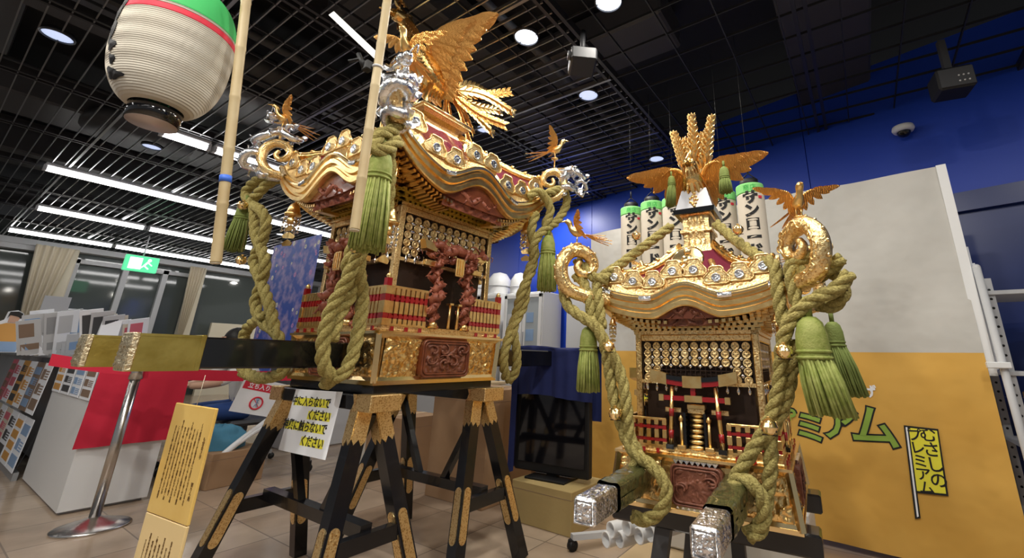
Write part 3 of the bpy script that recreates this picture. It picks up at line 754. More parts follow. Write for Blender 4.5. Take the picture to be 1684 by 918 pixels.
    for k in range(4):                                           # rafter ends in two rows, left out under the arch
      for sh in (-1,1):
        mb = MB(); mx = side_mx(k); q = P['nr']
        for i in range(q):
            tt = -1+2*(i+.5)/q
            if abs(tt) < P['aw']*.62 or tt*sh < 0: continue
            zz = P['e0']+P['ec']*abs(tt)**3.2
            for row,(dn,dz) in enumerate(((-.035,-.004),(-.075,-.026))):
                h_ = R+dn*g; x = tt*h_; w_ = R/q*.5
                mb.box(x-w_,x+w_,-h_,-h_+.09*g,zz+dz*g-.016*g,zz+dz*g,mx=mx)
        mb.build('rafter_ends', 'gold', t)
    # carved infill under each arch, with a gilt pendant
    for k in range(4):
        mx = side_mx(k); mb = MB(); a1 = P['aw']*.8*R
        def fn(u, v):
            x = -a1+2*a1*u; zt = zeave(P, x/R)+.018*g; zb_ = P['e0']-.03*g; z = zb_+(zt-zb_)*v
            p = V((x*24/g, z*24/g, k*3.)); h = max(0,1-abs(noise.noise(p))*3)*min(1,min(u,1-u,v,1-v)*10)
            return V((x, -(R-.055*g+h*.02*g), z))
        gm = MB(); gm.grid(fn, 44, 16); mb.add(gm.v, gm.f, mx, True)
        p_ = [V((-a1*.7+a1*1.4*q/8, -(R-.035*g), P['e0']+.045*g+.02*g*sin(q*1.8))) for q in range(9)]
        d_ = MB(); dragon_coil(d_, p_, .016*g, k+31, 4, .5); mb.add(d_.v, d_.f, mx, True)
        ga = mb.build('gable_carving', 'carving_red' if lg else 'carving', t)
    # ---- eave mouldings
    f = P['fh']
    sec1 = [(-.03*g,0),(.0,.0),(.006*g,.006*g),(.006*g,.16*f),(-.004*g,.18*f),(-.004*g,.26*f),(.010*g,.29*f),(.010*g,.42*f),(.0,.45*f),(.0,.52*f)]
    sec2 = [(.0,.52*f),(.016*g,.54*f),(.018*g,.60*f),(.004*g,.62*f),(.004*g,.66*f)]
    sec3 = [(.004*g,.66*f),(-.004*g,.70*f),(-.012*g,.96*f),(-.03*g,1.02*f),(-.06*g,1.0*f)]
    fascia(P, sec1).build('eave_moulding', 'gold' , t)
    fascia(P, sec2).build('eave_edge', 'gold_smooth', t)
    fascia_bent(P, sec3).build('eave_band', 'gold_engraved', t)
    for k in range(4):                                           # silver mounts on the edge
        mx = side_mx(k)
        for tt, w_ in ((-.93,.05),(.93,.05),(-.42,.035),(.42,.035)):
            mb = MB(); vs = []; fs = []
            for i in range(7):
                q = tt+(i/6-.5)*w_*2/R*g*.9; q = max(-1,min(1,q)); z = zeave(P,q)
                for dn,dz in ((.020*g,.50*f),(.024*g,.55*f),(.022*g,.63*f),(.010*g,.66*f)): vs.append((q*(R+dn),-(R+dn),z+dz))
            for i in range(6):
                for j in range(3): fs.append((i*4+j,i*4+4+j,i*4+5+j,i*4+1+j))
            mb.add(vs, fs, mx); mb.build('silver_mount', 'silver', t)
    # ---- roof
    rt, zt = P['rt'], P['zt']; Ri = R-.03*g
    mb = MB()
    for k in range(4):
        mx = side_mx(k)
        def fn(u, v):
            tt = -1+2*u; h = Ri+(rt-Ri)*v; gq = v**P['rq']
            z = (zeave(P,tt)+f*.97)*(1-gq)+zt*gq; return V((tt*h,-h,z))
        gm = MB(); gm.grid(fn, 48, 18); mb.add(gm.v, gm.f, mx, True)
    mb.build('roof', 'purple_lacquer', t)
    def roofp(tt, v, k, up=0.):
        h = Ri+(rt-Ri)*v; gq = v**P['rq']; z = (zeave(P,tt)+f*.97)*(1-gq)+zt*gq+up
        return side_mx(k) @ V((tt*h,-h,z))
    for k in range(4):
        mb = MB(); pth = [roofp(-1, v/12, k, .008*g) for v in range(0,13)]
        mb.tube(pth, .022*g, 8); mb.tube([p+V((0,0,.02*g)) for p in pth], .012*g, 8)
        for i in range(0,12,2):
            p = pth[i]; mb.ball(p+V((0,0,.03*g)), .016*g, 8, 6)
        mb.build('roof_ridge', 'gold_carved', t)
        mb = MB()                                                # gilt strips and scrolls lying on the roof plane
        for tt in (-.55,.55):
            mb = MB(); mb.tube([roofp(tt, v/10, k, .004) for v in range(0,9)], .012*g, 6, flat=1.6); mb.build('roof_band', 'gold_engraved', t)
        mb = MB()
        mxk = side_mx(k); T = mxk @ Matrix.Translation((0,-(Ri+(rt-Ri)*.30)-.012*g, (roofp(0,.30,0).z+.035*g if lg else zeave(P,0)+f+.052))) @ Matrix.Scale(P['ring'],4) @ Matrix.Rotation(radians(68),4,'X')
        mb.lathe([(.052*g,-.004*g),(.060*g,0),(.052*g,.004*g)],28,T); mb.lathe([(0,.008*g),(.02*g,.008*g),(.024*g,0),(0,0)][::-1],12,T)
        for a in range(3):
            an = a*2*pi/3+pi/2
            q = T @ V((.032*g*cos(an),.032*g*sin(an),.002)); mb.ball(q,.015*g*P['ring'],10,6)
        mb.build('crest_ring', 'gold_smooth', t)
    # ---- crest ornaments along the eaves
    proto = None; nd = P['ncrest']
    for k in range(4):
        for i in range(nd):
            tt = -.86+1.72*i/(nd-1)
            z = zeave(P,tt)+f*.95; s = P['cs']
            loc_ = side_mx(k) @ V((tt*(R-.01*g), -(R-.012*g), z))
            if proto is None:
                mb = MB(); poly = []
                for (cx_,cz_,r_) in ((.55,.15,.32),(.22,.78,.26),(-.22,.78,.26),(-.55,.15,.32)):
                    a0 = {.55:-1.2,.22:-.2,-.22:pi*.45,-.55:pi*.75}[cx_]
                    for j in range(6): a = a0+j*.42; poly.append(((cx_+r_*cos(a))*s,(cz_+r_*sin(a))*s))
                mb.prism(poly, -.004*g, .006*g, Matrix.Rotation(pi/2,4,'X')); 
                mb.tube([V((x,-.008*g,y)) for x,y in poly], .0045*g, 5, closed=True)
                mb.box(-.5*s,.5*s,-.004*g,.006*g,-.25*s,.1*s)
                pr_ = mb.build('crest_ornament', 'gold_engraved', t)
                mb = MB(); mb.lathe([(0,.016*g),(.12*s,.017*g),(.22*s,.014*g),(.27*s,.019*g),(.31*s,.017*g),(.32*s,.004*g),(0,.004*g)][::-1],20,Matrix.Translation((0,0,.25*s)) @ Matrix.Rotation(pi/2,4,'X'))
                for a in range(3): an=a*2.1; mb.ball((.11*s*cos(an),-.015*g,.25*s+.11*s*sin(an)),(.06*s,.004*g,.06*s),8,5)
                di = mb.build('crest_disc', 'silver', pr_); proto = pr_
                pr_.location = loc_; pr_.rotation_euler = (0,0,k*pi/2)
            else:
                c_ = proto.copy(); S.collection.objects.link(c_); c_.parent = t; c_.location = loc_; c_.rotation_euler = (0,0,k*pi/2)
                for ch in proto.children: d_ = ch.copy(); S.collection.objects.link(d_); d_.parent = c_
    # ---- corner scrolls with birds
    sc = P['sc']; d0 = (R+.006*g)*sqrt(2); zc0 = zeave(P,1)+f*.4
    for k in range(4):
        e = (side_mx(k) @ V((-1,-1,0))).normalized(); q = lambda d,z: e*(d0+(d+(P['so'] if d > .05 or z > .05 else 0))*sc)+V((0,0,zc0+z*sc))
        pth = spline([q(-.06,-.02),q(.02,-.02),q(.09,.01),q(.135,.075),q(.13,.15),q(.08,.20),q(.015,.19),q(-.02,.145),q(-.005,.10),q(.035,.09),q(.06,.12),q(.045,.15)],6)
        N = len(pth); lat = e.cross(V((0,0,1)))
        mb = MB(); mb.tube(pth, [sc*P['sr']*(1 if i < N*.5 else 1-.62*((i/N-.5)*2)) for i in range(N)], 12, flat=1.1)
        sw = mb.build('corner_scroll', 'gold_engraved', t)
        mb = MB()
        for s in (-1,1): mb.tube([p+lat*s*sc*P['sr']*.95 for p in pth[:int(N*.8)]], .006*sc, 6)
        for i in range(0,int(N*.6),3): mb.ball(pth[i]+(pth[i]-q(.05,.10)).normalized()*sc*P['sr']*.95, .008*sc, 8, 5)
        mb.build('scroll_beading', 'gold_smooth', sw)
        for s in (-1,1):                                         # raised vine scrolls on the two flat sides
            mb = MB()
            for i in range(2, int(N*.7), 3):
                d_ = (pth[i+1]-pth[i]).normalized(); u_ = lat.cross(d_); R0 = sc*P['sr']*(.42)
                c_ = pth[i]+lat*s*sc*P['sr']*1.02
                mb.tube([c_+d_*R0*(1-j/9)*cos(j*.8)*1.3+u_*R0*(1-j/9)*sin(j*.8)*(1 if i%2 else -1)*1.4 for j in range(9)], sc*P['sr']*.12, 5)
            mb.build('vine_scrolls', 'gold', sw)
        if lg:
            mb = MB(); base = [q(-.05,.02),q(.10,-.04),q(.20,.06),q(.17,.19),q(.07,.29),q(-.03,.24),q(.02,.33),q(.11,.36)]
            if k == 1: base = [q(.0,-.04),q(.07,-.02),q(.13,.06),q(.11,.14),q(.04,.19),q(-.02,.16),q(.01,.23),q(.08,.25)]
            if k == 2: base = [q(.10,.02),q(.17,.10),q(.12,.2),q(.22,.22),q(.27,.14),q(.26,.05)]
            dragon_coil(mb, base, (.034 if k == 1 else .026)*g, k, 6, 1.3); mb.build('corner_dragon', 'silver', sw)
        tp = q(.06,.31 if lg else .235)
        if lg: mb = MB(); mb.tube([q(.06,.2),tp], .006*g, 6); mb.build('bird_stem', 'gold', sw)
        small_bird(sw, tp, P['birdf'][k], P['bird'], spread=(side_mx(0)@V((P['birdf'][k][1],-P['birdf'][k][0],0))))
    # ---- hanging gilt pendants under the corners
    for k in range(4):
        e = side_mx(k) @ V((-1,-1,0)); p = e*(R-P['pi']); zt_ = zeave(P,.95)-(.20 if lg and k == 1 else 0)
        mb = MB(); T = Matrix.Translation(V((p.x,p.y,zt_-P['pd']*.42)))
        u = P['pd']/.4
        mb.tube([(p.x,p.y,zt_+(.22 if lg and k == 1 else .02)),(p.x,p.y,zt_-.14*u)], .003*g, 6)
        for zz in (.02,.05,.08): mb.ball((p.x,p.y,zt_-zz*u), .007*g, 8, 6)
        mb.lathe([(.0,-.02),(.046,-.02),(.05,-.005),(.040,.0),(.034,.03),(.026,.055),(.012,.07),(0,.078)],18,T@Matrix.Scale(u,4))
        mb.lathe([(0,-.075),(.030,-.07),(.036,-.05),(.02,-.03),(.02,-.02),(0,-.02)],14,T@Matrix.Scale(u,4))
        pe = mb.build('corner_pendant', 'gold', t)
        for j in range(6):
            mb = MB(); a = j*pi/3; x,y = p.x+.044*u*cos(a), p.y+.044*u*sin(a); z = zt_-P['pd']*.42-.02*u
            mb.tube([(x,y,z),(x,y,z-.11*u)], .0015*g, 4)
            for i in range(4): mb.ball((x,y,z-(.02+.028*i)*u), (.008*u,.008*u,.011*u), 8, 5)
            mb.build('silver_drops', 'silver_plain', pe)
        for j in range(3): 
            mb = MB(); z = zt_-P['pd']*.42-(.10+.05*j)*u
            mb.prism([(-.03*u,-.018*u),(.03*u,-.018*u),(.038*u,0),(.022*u,.012*u),(0,.024*u),(-.022*u,.012*u),(-.038*u,0)],-.003,.003,Matrix.Translation((p.x,p.y,z))@Matrix.Rotation(k*pi/2+radians(45 if j%2 else 20),4,'Z')@Matrix.Rotation(pi/2,4,'X'))
            mb.build('gilt_plaque', 'gold', pe)
    # ---- roof top
    if lg:
        mb = MB(); frust(mb, rt+.02, rt+.0, zt-.03, zt+.02); frust(mb, rt-.02, rt-.02, zt+.02, zt+.05); frust(mb, rt+.02, rt+.04, zt+.05, zt+.065); frust(mb, rt+.05, rt+.05, zt+.065, zt+.082)
        cr = mb.build('ridge_box', 'gold_engraved', t)
        mb = MB()
        for k in range(4): mb.tube([side_mx(k)@V((-(rt+.05),-(rt+.05),zt+.085)), side_mx(k)@V((rt+.05,-(rt+.05),zt+.085))], .010, 8)
        mb.lathe([(.10,0),(.11,.01),(.08,.03),(.06,.035)],24,Matrix.Translation((0,0,zt+.08))); mb.build('ridge_rail', 'gold_smooth', cr)
    else:
        hb = P['hb']; mb = MB(); frust(mb, rt+.012, rt-.004, zt-.02, zt+.01); frust(mb, rt-.015, rt-.015, zt+.01, zt+hb-.008); frust(mb, rt-.01, rt+.0, zt+hb-.008, zt+hb); frust(mb, rt-.004, rt-.004, zt+hb*.5-.006, zt+hb*.5+.006)
        for k in range(4):
            mb.add(*(lambda gmx: (gmx.v, gmx.f))(MB().grid(lambda u,v: V((-rt*.5+rt*u, -(rt-.012+.008*abs(sin(u*9)*cos(v*7))), zt+.012+(hb-.023)*v)),20,12)), mx=side_mx(k), smooth=True)
        cr = mb.build('ridge_box', 'gold_engraved', t)
        mb = MB(); zt += hb-.078; frust(mb, rt+.012, rt+.016, zt+.078, zt+.092); frust(mb, rt+.010, rt-.016, zt+.092, zt+.190)
        bx = mb.build('lacquer_box', 'lacquer_silver', t)
        mb = MB(); frust(mb, rt+.014, rt+.018, zt+.076, zt+.096); mb.build('box_plinth', 'lacquer', bx)
        mb = MB(); mx_ = Matrix.Translation((0,-(rt-.004),zt+.135))@Matrix.Rotation(radians(74),4,'X')
        for a in range(7): 
            an = a*2*pi/7; mb.ball(mx_@V((.015*cos(an),.021*sin(an),.003)), .0065, 8, 5)
        for a in range(5): mb.ball(mx_@V((.004*(-1)**a,-.032+.016*a,.004)), .007, 8, 5)
        mb.build('emblem', 'gold', bx)
    return t

# ---------------------------------------------------------------- the two portable shrines
LX, LY, LZ = -2.21, 1.57, .918
WT_R, WT_L = (-.38,-.02,2.00), (.40,-.03,2.05)
PL = dict(kind='large', seed=1, g=1., b0=.372, b1=.385, bz=.235, bh=.375, z_bal=.44, gap=.155, npk=9, cw=.155, ch=.092,
  wh=.315, wz0=.60, wz1=.885, nd=11, zs=.935, R=.555, e0=.905, ec=.19, ea=.13, aw=.5, fh=.175, rt=.14, zt=1.52, nr=44, ncrest=8, cs=.080, rq=1.55, ring=1.,
  sc=.92, sr=.028, so=.0, pi=.07, bird=1.2, birdf=[(-.3,-1),(.5,-1),(1,.5),(-1,1)], pd=.36, torii=.66, tw=.105)
shrine_a = make_shrine('large_portable_shrine', 'large gilded portable shrine with dragon gate and spread-winged phoenix, on black trestles', (LX,LY,LZ), 0, PL)
make_phoenix(shrine_a, (0,-.06,1.615), (0,-1,0), 1.0, 'large')
TH = radians(4.6)
PS = dict(kind='small', seed=20, g=.68, b0=.280, b1=.262, bz=.160, bh=.245, z_bal=.262, gap=.105, npk=6, cw=.082, ch=.060,
  wh=.205, wz0=.385, wz1=.555, nd=11, zs=.598, R=.31, e0=.592, ec=.05, ea=.045, aw=.42, fh=.125, hb=.148, rt=.068, zt=.90, nr=26, ncrest=8, cs=.050, rq=2.3, ring=1.5,
  sc=.80, sr=.033, so=.06, pi=.03, bird=.80, birdf=[(-.9,-.5),(.35,-1),(1,1),(-1,1)], pd=.12, torii=.372, tw=.084)
SX, SY, SZ = -.520, 1.750, .592
shrine_b = make_shrine('small_portable_shrine', 'small gilded portable shrine with silver-fronted finial box, in front of the orange banner', (SX,SY,SZ), TH, PS)
make_phoenix(shrine_b, (0,.0,1.055), (0,-1,0), .50, 'small')
U2 = V((cos(TH), sin(TH), 0)); V2 = V((-sin(TH), cos(TH), 0)); O2 = V((SX,SY,SZ))
def L2(u, v, z): return O2 + U2*u + V2*v + V((0,0,z))
def at2(px, py, v): return at_plane(px, py, O2+V2*v, V2)

# ---------------------------------------------------------------- carrying poles
def pole_big(x, label, y0, y1):
    t = thing('carrying_pole', label, 'carrying pole', (x,(y0+y1)/2,.99), group='poles of the large shrine'); h = (y1-y0)/2
    mb = MB(); mb.box(-.05,.05,-h+.17,h,0,.108, bev=.006); mb.build('shaft', 'lacquer', t)
    mb = MB(); mb.box(-.053,.053,-h,-h+.18,-.003,.111, bev=.004); mb.box(-.056,.056,-h+.168,-h+.184,-.006,.114,bev=.002)
    for z in (-.002,.108): mb.box(-.055,.055,-h,-h+.18,z-.004,z+.004)
    e = mb.build('brass_sleeve', 'brass', t)
    mb = MB(); mb.box(-.056,.056,-h-.008,-h+.012,-.006,.114, bev=.003); relief(mb,-.05,.05,0,.105,h+.008,.008,3,60,20,20,Matrix())
    mb.build('engraved_end', 'pale_engraved', t)
pole_big(-1.95-.05, 'near black carrying pole of the large shrine, brass end with pale engraved face', .415, 2.90)
pole_big(-2.47-.05, 'farther black carrying pole of the large shrine, brass tip showing past the nearer one', .40, 2.90)
def pole_small(u, label, v0):
    t = thing('carrying_pole', label, 'carrying pole', L2(u,v0,.06), TH, group='poles of the small shrine')
    L = 1.35; w = .031
    mb = MB(); mb.box(-w+.003,w-.003,.12,L,.003,2*w-.003,bev=.007); mb.build('shaft','lacquer',t)
    mb = MB(); mb.box(-w,w,.0,.145,0,2*w,bev=.006)
    mb.tube([(-w+.006,-.003,.006),(w-.006,-.003,.006),(w-.006,-.003,2*w-.006),(-w+.006,-.003,2*w-.006)], .003, 6, closed=True)
    relief(mb,-w+.010,w-.010,.010,2*w-.010,.001,.006,8,95,24,24,Matrix())
    for s in (1,-1):
        mk = Matrix.Translation((0,.072,0)) @ Matrix.Rotation(s*pi/2,4,'Z'); relief(mb,-.06,.06,.010,2*w-.010,w-.001,.004,9+s,80,36,18,mk)
    g_ = MB(); relief(g_,-.06,.06,-w+.008,w-.008,.0,.004,12,80,30,18,Matrix())
    mk = Matrix.Translation((0,.072,2*w-.001)) @ Matrix.Rotation(-pi/2,4,'X') @ Matrix.Rotation(pi/2,4,'Y') 
    for i,p in enumerate(g_.v): g_.v[i] = V((p.z, .072+p.x, 2*w-.001-p.y))
    mb.add(g_.v, g_.f, None, True)
    mb.build('silver_sleeve','silver_engraved',t)
    mb = MB()                                                     # clear film wound on the shaft
    def fn(a, b):
        y = .15+.30*b; r = w*1.26*(1+.10*noise.noise(V((a*7,b*9,u*9)))+.10*b); an = 2*pi*a
        cx_ = max(-1,min(1,cos(an)*1.25)); cz_ = max(-1,min(1,sin(an)*1.25)); return V((cx_*r*.92, y, w+cz_*r*.92))
    mb.grid(fn, 36, 22); mb.build('film_wrapping','olive_plastic',t)
pole_small(-.178, 'left carrying pole of the small shrine with engraved silver end', -.70)
pole_small(.125, 'right carrying pole of the small shrine with engraved silver end', -.74)

# ---------------------------------------------------------------- trestles
def trestle(y, label, near=True):
    t = thing('trestle', label, 'trestle', (-2.23,y,0), group='black trestles under the large shrine')
    mb = MB(); mb.box(-.42,.42,-.072,.072,.815,.877,bev=.004); mb.build('beam','stand_black',t)
    for s in (-1,1):
        mb = MB(); x0,x1 = sorted((s*.34,s*.455)); mb.box(x0,x1,-.077,.077,.811,.881,bev=.003)
        for q in (-1,1):                                          # pointed inner edge of the mount
            mb.prism([(s*.34,.811),(s*.34,.881),(s*.318,.881),(s*.332,.846),(s*.318,.811)],-.002,.002,Matrix.Translation((0,q*.075,0))@Matrix.Rotation(pi/2,4,'X'))
        mb.build('gilt_mount','gold_engraved',t)
        for q in (-1,1):
            top = V((s*.34,q*.040,.815)); bot = V((s*.50,q*.245,0)); w = .062
            mb = MB(); mb.bar(bot, top, w, w, up=(0,q,0)); lg_ = mb.build('leg','stand_black',t)
            d = (bot-top).normalized(); mb = MB()
            def wrap(a, b, notch):
                p0, p1 = top.lerp(bot,a), top.lerp(bot,b)
                al = d.cross(V((0,q,0))).normalized(); bl = al.cross(d)
                L = (p1-p0).length
                for nn, tt in ((al,bl),(-al,bl),(bl,al),(-bl,al)):
                    T = Matrix(((tt.x,d.x,nn.x,0),(tt.y,d.y,nn.y,0),(tt.z,d.z,nn.z,0),(0,0,0,1))); T.translation = p0+nn*(w/2+.0005)
                    h = w/2
                    if notch: poly = [(-h,0),(h,0),(h,L*.86),(h*.55,L),(0,L*.84),(-h*.55,L),(-h,L*.86)]
                    else: poly = [(h*.72*cos(a_)*1., (L-h*.9 if sin(a_)>=0 else h*.9)+h*.9*sin(a_)) for a_ in [2*pi*i/20 for i in range(20)]]
                    mb.prism(poly, 0, .003, T)
            wrap(.0,.17,True); mb.build('gilt_plate','gold_engraved',lg_); mb = MB(); wrap(.50,.78,False); mb.build('gilt_plate','gold_engraved',lg_)
        mb = MB(); mb.bar((s*.44,-.16,.33),(s*.44,.16,.33),.04,.06); mb.build('cross_rail','stand_black',t)
    mb = MB(); mb.bar((-.43,0,.36),(.43,0,.36),.05,.05)
    for s in (-1,1): mb.bar((s*.10,0,.36),(s*.36,0,.80),.035,.035)
    mb.build('long_rail','stand_black',t)
    return t
trestle(1.232,'black trestle with gilt mounts nearer the long brass-tipped pole')
trestle(1.905,'black trestle with gilt mounts on the side near the covered monitor')
mb = MB(); mb.box(LX-.375,LX+.37,LY-.372,LY+.372,.878,.918,bev=.004)
tag(mb.build('support_board','stand_black'),'black square board between the trestles and the large shrine','board')

t = thing('shrine_stand','dark stand under the small shrine with a thick black front beam','stand',(SX,SY,0),TH)
for v in (-.21,.22):
    mb = MB(); mb.box(-.30,.33,v-.045,v+.045,SZ-.062,SZ-.001,bev=.006); mb.build('beam','stand_black',t)
    for u in (-.13,.02):
        mb = MB(); mb.bar((u,v,SZ-.06),(u*1.6-.01,v+(-.05 if v<0 else .05),0),.05,.035,up=(0,1,0)); mb.build('leg','darkgrey',t)
mb = MB(); mb.bar((-.17,-.22,.22),(.02,-.22,.22),.03,.04); mb.bar((-.06,-.22,.22),(-.06,.24,.22),.03,.04); mb.build('rail','stand_black',t)

# ---------------------------------------------------------------- ropes, tassels, bells
def rope(label, paths, R, group):
    mb = MB()
    for pts in paths:
        P = spline(pts, 10); # resample evenly
        cum = [0.]
        for a, b in zip(P[:-1], P[1:]): cum.append(cum[-1]+(b-a).length)
        L = cum[-1]; st = R*.42; n = max(6,int(L/st)); Q = []; j = 0
        for i in range(n+1):
            d = L*i/n
            while j < len(P)-2 and cum[j+1] < d: j += 1
            w = (d-cum[j])/max(1e-9,cum[j+1]-cum[j]); Q.append(P[j].lerp(P[j+1],w))
        nrm = None; F = []
        for i in range(len(Q)):
            tt = (Q[min(i+1,len(Q)-1)]-Q[max(i-1,0)]).normalized()
            if nrm is None: nrm = tt.orthogonal().normalized()
            nrm = (nrm-tt*nrm.dot(tt)).normalized(); F.append((nrm.copy(), tt.cross(nrm)))
        pitch = R*6.5
        for s in range(3):
            path = []
            for i, q in enumerate(Q):
                a = 2*pi*(s/3 + (L*i/n)/pitch); path.append(q + F[i][0]*cos(a)*R*.5 + F[i][1]*sin(a)*R*.5)
            mb.tube(path, [R*.58*(1+.03*sin(i*2.1)) for i in range(len(path))], 8)
    return tag(mb.build('shrine_rope','rope'), label, 'rope', group)
def tassel(label, p, L, w, group, m='tassel', lean=(0,0), flat=1.):
    t = thing('tassel', label, 'tassel', (p[0]+lean[0],p[1]+lean[1],p[2]-L), group=group); r_ = random.Random(int(abs(p[0]*1000)))
    top = V((-lean[0],-lean[1],L)); mb = MB()
    T = Matrix.Translation(top-V((0,0,w*.95)))
    mb.lathe([(.0,w*.98),(w*.16,w*.95),(w*.28,w*.82),(w*.35,w*.55),(w*.37,w*.25),(w*.36,.0),(w*.33,-.02)],20,T)
    for i in range(5): mb.tube([top-V((0,0,w*.95-w*.14*i))+V((cos(a)*w*(.365-.010*i*i),sin(a)*w*(.365-.010*i*i),0)) for a in [2*pi*k/18 for k in range(18)]], w*.045, 6, closed=True)
    mb.tube([top,top+V((0,0,w*.5))], w*.09, 6)
    mb.build('tassel_head', m, t)
    mb = MB(); hi = MB()
    n = 120
    for i in range(n):
        a = i*2.39996; q = sqrt((i+.5)/n); x0, y0 = cos(a)*w*.34*q, sin(a)*w*.34*q
        e = 1.38+r_.uniform(-.05,.12); zz = r_.uniform(0,.05)*L+ (0 if q > .6 else 0)
        b = top-V((0,0,w*.9)); st = V((b.x+x0,b.y+y0,b.z)); en = V((x0*e+r_.uniform(-1,1)*w*.03, y0*e+r_.uniform(-1,1)*w*.03, zz))
        mid = st.lerp(en,.45)+V((x0*.10+r_.uniform(-1,1)*w*.02,y0*.10+r_.uniform(-1,1)*w*.02,0))
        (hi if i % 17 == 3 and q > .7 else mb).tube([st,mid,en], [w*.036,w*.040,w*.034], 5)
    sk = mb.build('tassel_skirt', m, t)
    if hi.v: hi.build('loose_threads','tassel_pale',sk)  # a few scattered outer threads in a paler green
    return t
def bell(label, p, r, group):
    p = V(p); t = thing('bell', label, 'bell', p-V((0,0,r)), group=group); mb = MB()
    mb.lathe([(0,0)]+[(r*sin(a),r-r*cos(a)) for a in [pi*i/14 for i in range(1,7)]]+[(r*1.07,r*.94),(r*1.09,r),(r*1.07,r*1.06)]+[(r*sin(a),r-r*cos(a)) for a in [pi*i/14 for i in range(8,14)]]+[(0,2*r)],22)
    b = mb.build('bell_body','gold_smooth',t)
    mb = MB(); mb.tube([(r*.28*cos(a)*0+r*.2*cos(a), r*.2*sin(a), 2*r+r*.12) for a in [2*pi*i/10 for i in range(10)]], r*.07, 6, closed=True)
    for k in range(4):
        a = k*pi/2+.4; mb.ball((r*.82*cos(a), r*.82*sin(a), r*1.5), (r*.22,r*.22,r*.16), 8, 6)
    mb.build('bell_loop','gold',t)
    mb = MB(); mb.box(-r*.9,r*.9,-r*.04,r*.04,-.0008,r*.10); 
    for a in (.6,2.5): mb.ball((r*.95*cos(-a), r*.95*sin(-a)*.55, r*.55), r*.16, 8, 6)
    mb.build('bell_slot','dark_inside',t)
    return t
gA = 'braided ropes of the large shrine'; RA = .028
def A(px,py,x): return at(px,py,X=x)
def AY(px,py,y): return at(px,py,Y=y)
# near corner: two strands hang from the roof corner and wind round each other down to a loop about the near pole
rope('thick braided rope hanging from the large shrine corner nearest the viewer, looped under the pole', [
  [A(668,190,-1.70),A(645,215,-1.62),A(625,222,-1.60),A(612,240,-1.60),A(630,248,-1.58),A(655,232,-1.60)],
  [A(628,235,-1.63),A(622,270,-1.66),A(618,320,-1.70),A(614,372,-1.75),A(590,420,-1.78),A(566,470,-1.82),A(545,510,-1.86),A(533,555,-1.88),A(532,600,-1.90),A(545,622,-1.93),A(536,632,-2.05)],
  [A(640,240,-1.66),A(640,300,-1.70),A(632,360,-1.74),A(600,400,-1.76),A(590,440,-1.80),A(596,490,-1.86),A(590,540,-1.87),A(578,590,-1.88),A(560,618,-1.90),A(536,622,-1.98)],
  [A(585,395,-1.80),A(572,440,-1.83),A(578,480,-1.86),A(556,520,-1.88),A(545,560,-1.88)],
  ], RA, gA)
rope('braided rope winding down the far left corner of the large shrine', [
  [AY(520,262,1.12),AY(480,285,1.06),AY(445,300,1.0),AY(425,318,.98),AY(412,335,.99),AY(428,345,.96),AY(438,365,.98),AY(430,400,.99),AY(418,430,1.0),AY(432,470,1.02),AY(445,510,1.04),AY(452,548,1.06)],
  [AY(440,290,.99),AY(418,300,.97),AY(404,320,.97),AY(418,345,.98),AY(420,385,.98),AY(436,430,1.0),AY(428,470,1.02),AY(420,500,1.03),AY(432,530,1.05),AY(452,545,1.06),AY(462,570,1.08),AY(466,610,1.08),AY(430,622,1.08),AY(400,612,1.08)],
  [AY(436,520,1.04),AY(410,536,1.05),AY(400,560,1.06),AY(398,600,1.06),AY(410,618,1.08)]], RA, gA)
rope('braided rope winding down the far right corner of the large shrine', [
  [A(868,325,-1.66),A(885,315,-1.62),A(900,330,-1.60),A(905,350,-1.60),A(897,372,-1.62),A(905,395,-1.63)],
  [A(900,318,-1.60),A(925,312,-1.58),A(932,335,-1.58),A(915,365,-1.60),A(893,380,-1.62),A(877,405,-1.66),A(876,440,-1.70),A(858,480,-1.74),A(848,520,-1.80),A(838,550,-1.82),A(828,590,-1.84),A(832,622,-1.88)],
  [A(882,350,-1.64),A(874,380,-1.66),A(880,420,-1.68),A(868,450,-1.72),A(862,500,-1.76),A(845,540,-1.80),A(850,580,-1.82),A(848,610,-1.85),A(835,628,-1.9)]], RA, gA)
gT = 'green tassels of the large shrine'
tassel('large green tassel hanging beside the bamboo pole at the near roof corner', A(629,250,-1.61), .44, .135, gT)
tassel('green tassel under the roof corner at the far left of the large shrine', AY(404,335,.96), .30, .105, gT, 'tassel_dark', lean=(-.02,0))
tassel('bright green tassel at the right roof corner of the large shrine', A(902,388,-1.60), .36, .125, gT)
t = tassel('tiny green tassel hanging from the beak cord beside the tail feathers', at(748,92,X=LX+.12), .16, .035, gT)
gB = 'round gilt bells'
for px,py,y,l in ((399,338,.93,'gilt bell on the rope knot above the far left green tassel'),(397,428,.96,'gilt bell below the far left green tassel')): bell(l, AY(px,py,y), .028, gB)
bell('gilt bell on the rope beside the left wall of the large shrine', A(586,405,-1.72), .03, gB)
bell('gilt bell low on the near corner rope by the openwork ornament', A(600,395,-1.70), .026, gB)

